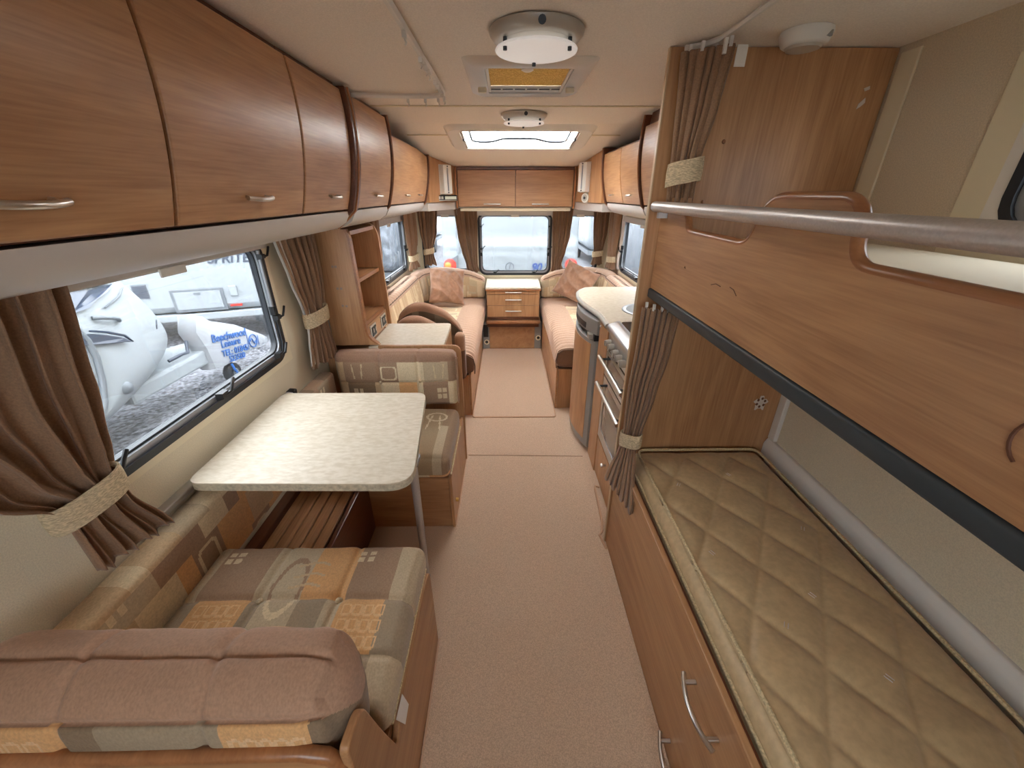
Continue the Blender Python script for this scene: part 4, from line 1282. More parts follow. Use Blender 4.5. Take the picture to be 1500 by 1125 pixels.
# scatter cushions
def scatter(label, c, size, rot, seed):
    N_ = 36
    R = Matrix.Rotation(rot[2], 4, 'Z') @ Matrix.Rotation(rot[0], 4, 'X') @ Matrix.Rotation(rot[1], 4, 'Y')
    def surf(sgn):
        def f(u, v):
            a, b = u * 2 - 1, v * 2 - 1
            k = max(0, (1 - a ** 2)) ** .45 * max(0, (1 - b ** 2)) ** .45
            pin = 1 - .08 * (1 - abs(a) ** 2) * abs(b) ** 6
            pin2 = 1 - .08 * (1 - abs(b) ** 2) * abs(a) ** 6
            q1 = math.sin(3.2 * a + 5.1 * b + seed + 1.2 * math.sin(2.2 * a - seed)); q2 = math.sin(6.4 * a - 2.6 * b + 2.3 * seed + 1.4 * math.sin(3 * b))
            wr = k * (.013 * (1 - 2 * abs(q1)) + .007 * (1 - 2 * abs(q2))) * (.35 + .65 * min(1, abs(a) + abs(b)))
            th = sgn * (.088 * k + (wr * 1.5 if sgn > 0 else 0)) 
            p = Vector((a * size / 2 * pin2, -th, b * size / 2 * pin))
            return tuple(R @ p + Vector(c))
        return f
    mb = MB(); mb.grid(surf(1), N_, N_); mb2 = MB(); mb2.grid(surf(-1), N_, N_); flipf(mb2)
    mb.add(mb2.v, mb2.f)
    o = obj('scatter_cushion', mb, 'scatter', smooth=180)
    o.modifiers.new('weld', 'WELD').merge_threshold = .0004
    return tag(o, label, 'cushion', 'scatter cushions')
scatter('plain brown scatter cushion in the corner of the left sofa', (-.590, 3.96, .672), .345, (math.radians(-24), math.radians(6), math.radians(12)), 1.0)
scatter('plain brown scatter cushion tilted in the corner of the right sofa', (.690, 4.03, .690), .36, (math.radians(-26), math.radians(24), math.radians(-14)), 4.0)

# ------------------------------------------------------------------ front chest
t = thing('chest_of_drawers', 'wooden front chest with pale top, three drawers and low cupboard', 'chest of drawers', (.06, 4.15, 0))
obj('body', box(-.205, .325, 3.968, YF - .012, .255, .632), 'wood_edge', t)
obj('lower_body', box(-.20, .32, 4.02, YF - .012, 0, .255), 'wood_edge', t)
obj('top', MB().prism(fillet([(-.212, 3.935), (.332, 3.935), (.338, 4.405), (-.218, 4.405)], .01, 3), 'z', .650, .665), 'laminate', t, bevel=.003)
obj('top_edge', box(-.214, .334, 3.932, 4.40, .632, .649), 'wood_lip', t, bevel=.004)
for (z0, z1) in ((.597, .629), (.487, .594), (.368, .484)):
    d = obj('drawer', box(-.200, .320, 3.948, 3.966, z0, z1), 'wood_z', t, bevel=.003)
    hz = (z0 + z1) / 2 + .004
    handle(d, (-.018, 3.947, hz), (.142, 3.947, hz), (0, -1, 0), .006, .006)
obj('drawer_rail', box(-.205, .325, 3.952, 3.967, .345, .366), 'wood_edge', t)
obj('shelf', box(-.215, .335, 3.915, 4.02, .300, .335), 'wood_lip', t, bevel=.012)
d = obj('cupboard_door', box(-.185, .285, 4.0, 4.018, .012, .296), 'wood_y', t, bevel=.002)
handle(d, (-.02, 3.999, .262), (.13, 3.999, .262), (0, -1, 0), .006, .006)
for (xa, xb, zz) in ((-.255, -.188, .085), (.288, .352, .13)):
    p = obj('side_panel', box(xa, xb, 3.995, 4.018, .0, .297), 'grey_frame', t, bevel=.002)
    xc = (xa + xb) / 2 + .005
    obj('speaker_ring', MB().lathe([(.026, 0), (.028, -.008), (.020, -.012), (.017, -.004)], (xc, 3.994, zz), 'y', 20), 'cream', p, smooth=50)
    obj('speaker_hole', MB().lathe([(.016, -.004), (.0001, -.005)], (xc, 3.994, zz), 'y', 16), 'black', p)
obj('control_plate', box(-.248, -.198, 3.988, 3.994, .14, .27), 'black', t, bevel=.003)

# mat between the sofas, carpets along the aisle
cm = fillet([(-.255, 2.555), (.352, 2.555), (.352, 3.985), (-.255, 3.985)], [.02, .02, .03, .03])
t = thing('carpet_mat', 'bound beige carpet mat between the two lounge sofas', 'carpet', (.05, 3.2, 0))
obj('pile', MB().prism(cm, 'z', .0005, .014), 'carpet', t, smooth=35)
obj('binding', MB().tube([(x, y, .009) for x, y in cm], .006, 6, closed=True), 'carpet_edge', t, smooth=60)
cm = [(-.258, -.7), (.462, -.7), (.462, 1.37), (.452, 1.40), (.500, 1.43), (.50, 2.06), (-.250, 2.08), (-.258, 2.05)]
t = thing('carpet_runner', 'long beige carpet runner along the aisle beside the bunks', 'carpet', (.1, .8, 0))
obj('pile', MB().prism(cm, 'z', .0005, .008), 'carpet', t)
obj('binding', MB().tube([(.455, 1.34, .008), (.44, 1.42, .010), (.455, 1.44, .012), (.47, 1.50, .012), (.485, 1.75, .012), (.49, 1.775, .012), (.512, 1.765, .012)], .006, 6), 'carpet_edge', t, smooth=60)
t = thing('carpet_runner', 'short beige carpet piece in front of the fridge', 'carpet', (.1, 2.3, 0))
obj('pile', MB().prism([(-.250, 2.088), (.47, 2.068), (.44, 2.30), (.44, 2.545), (-.255, 2.548)], 'z', .0005, .008), 'carpet', t)

# ------------------------------------------------------------------ kitchen
KX = .515
wt = [(.52, 2.79), (.487, 2.72), (.468, 2.60), (.466, 2.48), (.478, 2.37), (.503, 2.25), (.518, 2.15), (.518, 1.968), (.56, 1.966), (.56, 1.42), (1.095, 1.42), (1.095, 2.845), (.60, 2.845), (.55, 2.83)]
t = thing('kitchen_worktop', 'pale speckled kitchen worktop with curved end beside the right sofa', 'worktop', (.8, 2.3, .88))
obj('top', MB().prism(wt, 'z', .874, .902), 'laminate', t, smooth=40, bevel=.006)
et = wt[-2:] + wt[:8]
obj('edge_trim', MB().tube([(x - .002, y, .884) for x, y in [(.60, 2.847)] + [(.55, 2.832)] + wt[:8]], .015, 8), 'silver_plastic', t, smooth=60)
t = thing('sink', 'round steel sink bowl let into the kitchen worktop', 'sink', (.80, 2.20, .903))
obj('rim', MB().lathe([(.150, .000), (.150, .004), (.135, .006), (.128, .002)], (.80, 2.20, .9025), n=40), 'steel', t, smooth=50)
obj('bowl', MB().lathe([(.127, .0040), (.118, .0034), (.10, .0030), (.0001, .0028)], (.80, 2.20, .9025), n=40), 'grey_frame', t, smooth=50)
t = thing('cooker', 'steel cooker with control knobs, grill and oven doors with bar handles', 'cooker', (.8, 1.68, .25))
obj('body', box(KX + .022, 1.05, 1.425, 1.928, .25, .872), 'steel', t)
obj('hob_glass', MB().prism(rrect(.575, 1.03, 1.43, 1.955, .02), 'z', .9035, .912), 'dark_glass', t, bevel=.002)
obj('hob_front', MB().prism(fillet([(.508, .868), (.508, .898), (.556, .915), (.571, .915), (.571, .868)], [.006, .014, .006, 0, 0], 4), 'y', 1.425, 1.955), 'steel', t, smooth=40)
obj('control_panel', box(KX, KX + .02, 1.425, 1.928, .782, .866), 'steel', t, bevel=.003)
for k in range(5):
    y = 1.872 - k * .062 - (.02 if k > 1 else 0)
    kb = obj('knob', MB().lathe([(.017, 0), (.018, -.012), (.015, -.028), (.0001, -.029)], (KX - .001, y, .828), 'x', 16), 'silver_plastic', t, smooth=50)
    obj('pointer', box(KX - .034, KX - .0305, y - .003, y + .003, .818, .842), 'steel', kb)
g1 = obj('grill_door', box(KX, KX + .02, 1.428, 1.925, .640, .776), 'oven_door_glass', t, bevel=.003)
obj('door_frame', MB().ring(rect_match(1.428, 1.925, .640, .776, 5), rrect(1.455, 1.897, .662, .755, .015), 'x', KX - .003, KX - .0005), 'steel', g1)
g2 = obj('oven_door', box(KX, KX + .02, 1.428, 1.925, .262, .632), 'oven_door_glass', t, bevel=.003)
obj('door_frame', MB().ring(rect_match(1.428, 1.925, .262, .632, 5), rrect(1.462, 1.885, .318, .600, .02), 'x', KX - .003, KX - .0005), 'steel', g2)
for dd, z in ((g1, .755), (g2, .608)):
    mb = MB().tube([(KX - .05, 1.45, z), (KX - .05, 1.882, z)], .0095, 12)
    obj('bar_handle', mb, 'metal', dd, smooth=50)
    for y in (1.49, 1.84):
        obj('handle_post', MB().tube([(KX - .003, y, z), (KX - .044, y, z)], .006, 8), 'dark_grey', dd, smooth=50)
t = thing('kitchen_cupboard', 'small wooden cupboard door under the oven with round knob', 'cupboard', (.8, 1.67, 0))
obj('body', box(KX + .02, 1.08, 1.42, 1.93, 0, .246), 'wood_edge', t)
d = obj('door', box(KX, KX + .018, 1.424, 1.927, .012, .244), 'wood_z', t, bevel=.002)
obj('knob', MB().lathe([(.006, 0), (.006, -.012), (.012, -.018), (.010, -.026), (.0001, -.027)], (KX - .0005, 1.715, .200), 'x', 14), 'metal', d, smooth=50)
t = thing('kitchen_filler', 'upright wooden filler panel between fridge and cooker', 'panel', (.55, 2.03, 0))
obj('panel', box(KX - .004, KX + .018, 1.932, 2.118, 0, .868), 'wood_z', t, bevel=.002)
obj('screw_cap', MB().lathe([(.007, 0), (.006, -.004), (.0001, -.005)], (KX - .0045, 2.095, .845), 'x', 12), 'white_trim', t, smooth=50)
# fridge with bowed door
t = thing('fridge', 'small fridge with bowed wood panel door and grey frame', 'fridge', (.75, 2.41, 0))
def fx(y, off=0.0):
    k = (y - 2.41) / .285
    return .440 + .062 * k * k - off
fy0_, fy1_ = 2.128, 2.690
obj('body', box(.535, 1.06, fy0_, fy1_, .02, .868), 'grey_frame', t)
def bowed(y0, y1, z0, z1, off, back):
    return MB().slab(lambda u, v: (fx(y0 + (y1 - y0) * u, off), y0 + (y1 - y0) * u, z0 + (z1 - z0) * v), lambda u, v: (back, y0 + (y1 - y0) * u, z0 + (z1 - z0) * v), 16, 1)
d = obj('door', bowed(fy0_, fy1_, .03, .742, 0, .53), 'grey_frame', t, smooth=40, bevel=.004)
obj('wood_panel', bowed(fy0_ + .045, fy1_ - .02, .075, .715, .003, .50), 'wood_z', d, smooth=40)
obj('control_box', bowed(fy0_, fy1_, .778, .862, 0, .53), 'grey_frame', t, smooth=40, bevel=.004)
obj('control_recess', bowed(fy0_ + .12, fy1_ - .06, .79, .822, .002, .50), 'black', t, smooth=40)
obj('latch', box(.465, .50, fy0_ + .04, fy0_ + .10, .744, .774), 'silver_plastic', t, bevel=.003)
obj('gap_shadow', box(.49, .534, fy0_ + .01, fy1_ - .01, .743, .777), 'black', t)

# ------------------------------------------------------------------ bunks
PX0 = .456
t = thing('bunk_partition', 'tall full-height wooden panel between bunks and kitchen', 'panel', (.78, 1.40, 0))
obj('panel', box(PX0 + .003, XR - .003, 1.392, 1.407, 0, ZC - .003), 'wood_z', t)
obj('edge_strip', box(PX0 - .001, PX0 + .0025, 1.391, 1.408, 0, ZC - .003), 'edge_pale', t)
for (x, z) in ((.655, 1.64), (.625, 1.475)):
    obj('screw_cap', MB().lathe([(.006, 0), (.005, -.003), (.0001, -.004)], (x, 1.3915, z), 'y', 12), 'wood_lip', t, smooth=50)
for pts in ([(1.03, 1.772), (1.045, 1.778), (1.048, 1.770), (1.035, 1.765)], [(1.028, 1.735), (1.043, 1.75), (1.046, 1.738), (1.036, 1.728), (1.026, 1.722)]):
    obj('sticker_scrap', MB().prism(pts, 'y', 1.3905, 1.3918), 'sticker', t)
# flower-shaped torn sticker
fl_ = []
for i in range(40):
    a = 2 * PI * i / 40; r = .026 + .006 * math.sin(5 * a) + .003 * math.sin(11 * a)
    fl_.append((1.008 + r * math.cos(a) * .9, .745 + r * math.sin(a) * 1.1))
o = obj('torn_sticker', MB().prism(fl_, 'y', 1.3902, 1.3918), 'sticker', t)
for i in range(6):
    a = 2 * PI * i / 6 + .4
    c_ = [(1.008 + .016 * math.cos(a) + .005 * math.cos(b), .748 + .018 * math.sin(a) + .006 * math.sin(b)) for b in [2 * PI * k / 8 for k in range(8)]]
    obj('torn_patch', MB().prism(c_, 'y', 1.3894, 1.3901), 'wood_edge', o)

# top bunk
BX0, BX1 = .497, .517
t = thing('top_bunk', 'wooden top bunk guard board with cut-outs and dark lower strip', 'bunk', (.8, .6, 1.18))
prof = fillet([(1.388, 1.205), (1.388, 1.447), (1.198, 1.447), (1.178, 1.402), (.862, 1.400), (.835, 1.492), (.610, 1.492), (.600, 1.402), (-.62, 1.394), (-.62, 1.205)],
              [0, 0, .03, .05, .05, .045, .04, .05, 0, 0], 7)
gb = obj('guard_board', MB().prism(prof, 'x', BX0, BX1), 'wood_y', t, smooth=35)
top_edge = [p for p in prof if p[1] > 1.3]
obj('edge_lip', MB().tube([(BX0 + .010, y, z) for y, z in top_edge[1:]], .0108, 8), 'wood_lip', gb, smooth=60)
obj('lower_strip', MB().prism(fillet([(BX0 - .006, 1.172), (BX0 - .006, 1.203), (BX1 + .03, 1.203), (BX1 + .03, 1.172)], .006, 3), 'y', -.62, 1.388), 'dark_grey', t, smooth=40)
obj('deck', box(BX1 + .001, XR - .004, -.62, 1.388, 1.195, 1.225), 'wood_y', t)
for (ya, yb, za, zb) in ((.975, .930, 1.299, 1.304), (.890, .857, 1.311, 1.299), (1.144, 1.136, 1.312, 1.310)):
    obj('scratch', MB().tube([(BX0 - .0005, ya, za), (BX0 - .0005, (ya + yb) / 2, (za + zb) / 2 + .004), (BX0 - .0005, yb, zb)], .0011, 5), 'scratch', gb)
rg = [(BX0 - .0006, .303 + .024 * math.cos(a), 1.285 + .027 * math.sin(a)) for a in [math.radians(-60 + 300 * i / 20) for i in range(21)]]
obj('ring_stain', MB().tube(rg, .0018, 5), 'scratch', gb)
# guard rail
t = thing('guard_rail', 'satin metal tube guard rail along the top bunk', 'rail', (.47, .4, 1.465))
obj('tube', MB().tube([(.470, y, 1.462) for y in np.linspace(-.55, 1.372, 6)], .0152, 20), 'tube', t, smooth=60)
obj('end_cap', MB().lathe([(.0001, .006), (.010, .005), (.0155, 0), (.0155, -.01)], (.470, 1.374, 1.462), 'y', 20), 'tube', t, smooth=60)
obj('bracket', box(.468, .498, 1.33, 1.345, 1.43, 1.447), 'tube', t)
t = thing('top_mattress', 'cream mattress on the top bunk seen through the guard board gap', 'mattress', (.8, .6, 1.226))
obj('cover', soft_box(.54, 1.06, -.6, 1.37, 1.226, 1.372, .03, (16, 40, 6), None), 'sheet', t, smooth=180)

# lower bunk
t = thing('lower_bunk', 'wooden lower bunk base with drawers and bowed handles', 'bunk', (.8, .5, 0))
LX = .464
d1 = d2 = obj('front_board', box(LX, LX + .018, -.60, 1.389, 0, .508), 'wood_y', t, bevel=.003)
obj('base_box', box(LX + .02, XR - .02, -.60, 1.389, 0, .40), 'wood_edge', t)
obj('edge_lip', box(LX + .0185, LX + .026, -.60, 1.389, .40, .500), 'wood_edge', t)
for dd, z in ((d1, .405), (d2, .075)):
    ya, yb = (.432, .592) if z > .2 else (.45, .612)
    pts = bow_handle_pts((LX - .022, ya, z), (LX - .022, yb, z), (-1, 0, 0), .018, 10)
    hd = obj('handle', MB().tube(pts, .0062, 10), 'metal', dd, smooth=60)
    for y in (ya + .022, yb - .022):
        obj('handle_post', MB().tube([(LX - .001, y, z), (LX - .030, y, z)], .006, 8), 'metal', hd, smooth=50)
# quilted mattress
mx0, mx1, my0, my1 = .498, 1.035, -.58, 1.372
def mat_def(P, W, nrm):
    top = P[:, 2] > .6
    u, v = W[:, 0], W[:, 1]
    L = .165
    a = (u * .92 + v * .62) / L; b = (u * .92 - v * .62) / L
    fa = np.abs((a % 1) - .5) * 2; fb = np.abs((b % 1) - .5) * 2      # 1 at seam
    q = np.maximum(np.exp(-((1 - fa) / .10) ** 2), np.exp(-((1 - fb) / .10) ** 2))
    puff = (1 - fa ** 3) * (1 - fb ** 3)
    near = np.clip((.75 - v) / .3, 0, 1)
    wr = (np.sin(v * 62 + 2.2 * np.sin(u * 8)) * .5 + np.sin(v * 33 - u * 6)) * .0022 * (1 - .55 * np.clip(1 - near, 0, 1))
    edge = np.clip((1 - np.abs(P[:, 0])) / .26, 0, 1) ** 1.3 * np.clip((1 - np.abs(P[:, 1])) / .06, 0, 1)
    W[:, 2] += top * edge * (.010 * puff - .003 * q + wr * 1.25)
    W[:, 0] += np.where(P[:, 0] < -.9, np.clip((W[:, 2] - .44) / .09, 0, 1) * .020, 0)
    return W
t = thing('bunk_mattress', 'gold quilted mattress with piped edge on the lower bunk', 'mattress', (.76, .4, .402))
obj('cover', soft_box(mx0, mx1, my0, my1, .404, .535, .03, (90, 320, 6), mat_def), 'mattress', t, smooth=180)
loop = rrect(mx0 + .038, mx1 - .004, my0 + .004, my1 - .004, .03)
obj('piping', MB().tube([(x, y, .5405) for x, y in loop], .0055, 6, closed=True), 'piping', t, smooth=60)
loop = rrect(mx0 + .008, mx1 - .004, my0 + .004, my1 - .004, .03)
obj('lower_piping', MB().tube([(x, y, .490) for x, y in loop], .005, 6, closed=True), 'piping', t, smooth=60)
for k, (x, y) in enumerate(((.62, 1.145), (.83, 1.20), (.72, .93), (.60, .84), (.93, .93), (.80, .70), (.68, .62), (.83, .50))):
    s = .016
    a = .5 if k % 2 else -.6
    for j in (-1, 1):
        dx, dy = s * math.cos(a + PI / 2), s * math.sin(a + PI / 2)
        ox, oy = .004 * j * math.cos(a), .004 * j * math.sin(a)
        obj('stitch_mark', MB().tube([(x + ox - dx / 2, y + oy - dy / 2, .5445), (x + ox + dx / 2, y + oy + dy / 2, .5445)], .0011, 5), 'sticker', t)
# panelled wall hatch beside the lower bunk
t = thing('bunk_hatch', 'speckled cream wall panel with white frame beside the lower bunk', 'wall panel', (1.09, .5, .5))
obj('panel', box(XR - .008, XR - .002, -.60, 1.348, .585, 1.17), 'wall', t)
obj('lower_rail', MB().prism(fillet([(XR - .030, .495), (XR - .030, .560), (XR - .018, .583), (XR - .002, .583), (XR - .002, .495)], [.004, .008, .004, 0, 0], 3), 'y', -.60, 1.389), 'white_trim', t, smooth=40)
obj('side_rail', box(XR - .022, XR - .002, 1.352, 1.389, .585, 1.17), 'white_trim', t, bevel=.003)

# ------------------------------------------------------------------ curtains
def curtain(label, levels, nrm, N_, amp, tie=None, seed=0, lining=None, tie_h=.055, hem=True, group='brown pleated curtains', hooks=0):
    """levels: (z, edge point A (x,y), edge point B (x,y)) from the top down"""
    z_top, z_bot = levels[0][0], levels[-1][0]
    a0, b0 = levels[0][1], levels[0][2]
    t = thing('curtain', label, 'curtain', ((a0[0] + b0[0]) / 2, (a0[1] + b0[1]) / 2, z_bot), group)
    zs = [l[0] for l in levels][::-1]
    def smooth_interp(z, vals):
        vals = vals[::-1]
        # monotone cubic-ish: smoothstep between levels with linear blend
        for i in range(len(zs) - 1):
            if z <= zs[i + 1] or i == len(zs) - 2:
                q = (z - zs[i]) / (zs[i + 1] - zs[i]); q = min(1, max(0, q))
                s_ = q * q * (3 - 2 * q) * .6 + q * .4
                return vals[i] * (1 - s_) + vals[i + 1] * s_
    rng = random.Random(seed)
    ph = [rng.uniform(-.5, .5) for _ in range(N_ + 2)]
    n3 = Vector((nrm[0], nrm[1], 0)).normalized()
    w_top = math.dist(a0, b0)
    def f(u, v):
        z = z_top + (z_bot - z_top) * v
        A = [smooth_interp(z, [l[1][k] for l in levels]) for k in (0, 1)]
        B = [smooth_interp(z, [l[2][k] for l in levels]) for k in (0, 1)]
        w = math.hypot(B[0] - A[0], B[1] - A[1])
        kk = u * N_
        dph = ph[int(kk)] * (1 - (kk % 1)) + ph[int(kk) + 1] * (kk % 1)
        arg = 2 * PI * kk + dph * (1 + 1.5 * v)
        am = amp * (.75 + .25 * math.sin(3 * kk + seed)) * (1.0 if w > .6 * w_top else .8)
        uu = u + .22 / N_ * math.sin(arg * 1.0 + 1.1 + seed)
        off = am * (math.sin(arg) + .30 * math.sin(2.3 * arg + seed + 2 * v) + .22 * math.sin(.5 * arg + 1.3 * seed))
        if tie:
            near_tie = math.exp(-((z - tie) / .07) ** 2)
            rr = math.sqrt(max(0, 1 - (2 * u - 1) ** 2))
            off = off * (1 - .35 * near_tie) + near_tie * rr * .012 * math.sin(arg * .5)
        zz = z + (.008 * math.sin(arg * .5 + seed) if v > .985 and hem else 0)
        return (A[0] + (B[0] - A[0]) * uu + n3.x * off, A[1] + (B[1] - A[1]) * uu + n3.y * off, zz)
    obj('fabric', MB().grid(f, N_ * 10, 44), 'curtain', t, smooth=180, solid=.0025)
    if lining:
        la, lb = lining
        def g(u, v):
            z = z_top + (z_bot - z_top) * (v * .96)
            p = f(la + (lb - la) * u, v * .96)
            return (p[0] - n3.x * .012 + 0, p[1] - n3.y * .012, p[2])
        def g2(u, v):
            p = f(la, v * .97); q = f(lb if lb <= 1 else 1, v * .97)
            d = Vector((p[0] - q[0], p[1] - q[1], 0)) * (0 if lb <= 1 else 1)
            ext = (lb - 1) if lb > 1 else la
            A_ = f(0, v * .97); B_ = f(1, v * .97)
            if lb > 1:
                return (B_[0] + (B_[0] - A_[0]) * (lb - 1) * u - n3.x * .012, B_[1] + (B_[1] - A_[1]) * (lb - 1) * u - n3.y * .012, B_[2])
            return (A_[0] + (B_[0] - A_[0]) * la * u - n3.x * .012, A_[1] + (B_[1] - A_[1]) * la * u - n3.y * .012, A_[2])
        obj('lining', MB().grid(g2, 4, 30), 'lining', t, smooth=180, solid=.0015)
    if tie:
        A = [smooth_interp(tie, [l[1][k] for l in levels]) for k in (0, 1)]; B = [smooth_interp(tie, [l[2][k] for l in levels]) for k in (0, 1)]
        c = Vector(((A[0] + B[0]) / 2, (A[1] + B[1]) / 2, tie)); d = Vector((B[0] - A[0], B[1] - A[1], 0)); w = d.length / 2 + .006; d.normalize()
        dp = amp * 1.15 + .008
        def ring(off, dz):
            def h(u, v):
                th = 2 * PI * u
                cx_, cy_ = math.cos(th), math.sin(th)
                ex = abs(cx_) ** .8 * (1 if cx_ > 0 else -1); ey = abs(cy_) ** .8 * (1 if cy_ > 0 else -1)
                tilt = .010 * cx_
                sl = 1 + .03 * math.sin(v * PI)
                p = c + d * (w + off) * ex * sl + n3 * (dp + off) * ey * sl + Vector((0, 0, (v - .5) * tie_h + tilt))
                return tuple(p)
            return h
        obj('tieback', MB().slab(ring(.003, 0), ring(0, 0), 32, 6), 'tieback', t, smooth=60)
    for k in range(hooks):
        p = f((k + .5) / hooks, 0)
        obj('hook', box(p[0] - .004, p[0] + .004, p[1] - .004, p[1] + .004, z_top - .006, z_top + .016), 'white_trim', t)
    return t

# dinette window, near side (hangs wide and is gathered low down)
curtain('brown dinette curtain nearest the camera, tied above the wall cushion',
        [(1.345, (-.925, .50), (-.925, .848)), (1.12, (-.925, .48), (-.920, .812)), (.99, (-.925, .545), (-.915, .782)), (.91, (-.925, .622), (-.905, .752)), (.86, (-.92, .635), (-.90, .755)), (.725, (-.925, .640), (-.880, .80))],
        (1, 0), 7, .020, tie=.905, seed=1, tie_h=.062)
curtain('brown dinette curtain with white lining beside the shelf unit',
        [(1.345, (-.955, 1.74), (-.93, 2.045)), (1.15, (-.955, 1.80), (-.93, 2.045)), (.985, (-.955, 1.86), (-.925, 2.01)), (.93, (-.955, 1.865), (-.925, 1.995)), (.72, (-.955, 1.80), (-.915, 2.02))],
        (1, 0), 6, .018, tie=.955, seed=2, lining=(.30, .30), tie_h=.07)
curtain('brown curtain partly hidden behind the shelf unit',
        [(1.345, (-.955, 2.86), (-.955, 3.22)), (1.10, (-.955, 2.88), (-.955, 3.20)), (.93, (-.955, 2.95), (-.955, 3.12)), (.86, (-.955, 2.95), (-.955, 3.12)), (.815, (-.955, 2.90), (-.955, 3.28))],
        (1, 0), 7, .018, tie=.90, seed=3, tie_h=.06)
curtain('brown left lounge curtain with hourglass tie next to the side window',
        [(1.365, (-.935, 3.96), (-.90, 4.23)), (1.15, (-.935, 3.99), (-.90, 4.22)), (.955, (-.935, 4.05), (-.905, 4.17)), (.905, (-.935, 4.05), (-.905, 4.17)), (.815, (-.94, 4.00), (-.90, 4.24))],
        (1, -.2), 4, .022, tie=.93, seed=4)
curtain('brown curtain tied back in the left front corner',
        [(1.365, (-.895, 4.345), (-.695, 4.365)), (1.15, (-.885, 4.345), (-.715, 4.365)), (.975, (-.855, 4.34), (-.765, 4.36)), (.93, (-.852, 4.34), (-.765, 4.36)), (.815, (-.86, 4.34), (-.74, 4.36))],
        (0, -1), 4, .022, tie=.955, seed=5)
curtain('brown curtain between left front window and centre front window',
        [(1.365, (-.535, 4.365), (-.305, 4.365)), (1.10, (-.51, 4.365), (-.31, 4.365)), (.95, (-.475, 4.365), (-.315, 4.365)), (.82, (-.435, 4.365), (-.315, 4.365)), (.735, (-.43, 4.392), (-.295, 4.392))],
        (0, -1), 5, .021, seed=6)
curtain('brown curtain between centre front window and right front window',
        [(1.365, (.455, 4.365), (.665, 4.365)), (1.10, (.46, 4.365), (.645, 4.365)), (.95, (.467, 4.365), (.61, 4.365)), (.82, (.47, 4.365), (.575, 4.365)), (.735, (.465, 4.392), (.60, 4.392))],
        (0, -1), 5, .021, seed=7)
curtain('brown curtain tied back in the right front corner',
        [(1.365, (.875, 4.36), (1.03, 4.34)), (1.15, (.885, 4.36), (1.025, 4.34)), (.955, (.905, 4.36), (.995, 4.34)), (.91, (.905, 4.36), (.99, 4.34)), (.815, (.885, 4.36), (1.0, 4.34))],
        (0, -1), 4, .020, tie=.93, seed=8)
curtain('brown right lounge curtain with white lining next to the side window',
        [(1.365, (1.03, 4.24), (1.045, 3.97)), (1.15, (1.03, 4.23), (1.045, 3.99)), (.93, (1.03, 4.20), (1.045, 4.03)), (.88, (1.03, 4.20), (1.045, 4.03)), (.81, (1.025, 4.24), (1.045, 4.02))],
        (-1, -.2), 4, .020, tie=.905, seed=9, lining=(0, 1.35))
# bunk curtains
curtain('brown curtain gathered at the far end of the top bunk',
        [(1.845, (.482, 1.362), (.590, 1.285)), (1.72, (.487, 1.355), (.580, 1.295)), (1.585, (.492, 1.35), (.560, 1.31)), (1.535, (.492, 1.35), (.560, 1.31)), (1.480, (.497, 1.35), (.560, 1.31))],
        (-.55, -.83), 6, .014, tie=.0 + 1.555, seed=10, tie_h=.062, group='bunk curtains', hooks=4)
curtain('brown curtain gathered at the far end of the lower bunk',
        [(1.150, (.462, 1.335), (.560, 1.255)), (1.0, (.462, 1.34), (.555, 1.265)), (.84, (.452, 1.335), (.535, 1.275)), (.665, (.450, 1.318), (.500, 1.265)), (.615, (.446, 1.318), (.490, 1.262)), (.430, (.408, 1.335), (.457, 1.11))],
        (-.6, -.8), 7, .012, tie=.645, seed=11, tie_h=.058, group='bunk curtains', hooks=5)

# ------------------------------------------------------------------ outside: gravel yard and neighbouring caravans
GZ = -.72
obj('ground', box(-30, 30, -14, 40, GZ - .2, GZ), 'gravel', kind='structure')

# caravan alongside, nose seen through the dinette window
xc, yn = -4.2, 4.4
t = thing('caravan', 'white caravan with rounded nose and grey swoosh beside the dinette window', 'caravan', (xc, 1.5, GZ), 'caravans parked outside')
def nose(P, W, nrm):
    k = np.minimum(np.abs(W[:, 0] - xc) / 1.05, 1)
    fwd = np.clip((W[:, 1] - 1.2) / (yn - 1.2), 0, 1)
    z = W[:, 2]
    back = 1.4 * k ** 2.6 + np.where(z > .15, 1.10 * (np.maximum(z - .15, 0) / 1.35) ** 1.6, 1.3 * np.clip((.15 - z) / .5, 0, 1) ** 2.2)
    W[:, 1] -= fwd ** 1.5 * back
    return W
obj('body', soft_box(xc - 1.05, xc + 1.05, -4.5, yn, -.32, 1.95, .05, (60, 90, 50), nose), 'caravan', t, smooth=180)
off_n = Vector((.80, .45, .25))
def hull_patch(name, pts, mat, d=.03, th=.012):
    n_ = len(pts)
    p0 = [Vector(p) + off_n * d for p in pts]; p1 = [p + off_n * th for p in p0]
    fs_ = [tuple(range(n_)), tuple(range(2 * n_ - 1, n_ - 1, -1))] + [(i, n_ + i, n_ + (i + 1) % n_, (i + 1) % n_) for i in range(n_)]
    return obj(name, MB().add(p0 + p1, fs_), mat, t)
hull_patch('front_window', [(-3.20, 2.75, .93), (-3.256, 2.968, .826), (-3.317, 3.162, .803), (-3.40, 3.38, .79), (-3.48, 3.55, .776), (-3.388, 3.386, .742), (-3.312, 3.205, .728), (-3.243, 3.042, .694), (-3.19, 2.85, .70)][::-1], 'win_dark')
hull_patch('front_window_edge', [(-3.48, 3.55, .785), (-3.60, 3.62, .86), (-3.80, 3.70, .95), (-3.80, 3.62, 1.10), (-3.5, 3.4, 1.1), (-3.25, 2.9, 1.0), (-3.256, 2.968, .84), (-3.40, 3.38, .80)], 'win_dark')
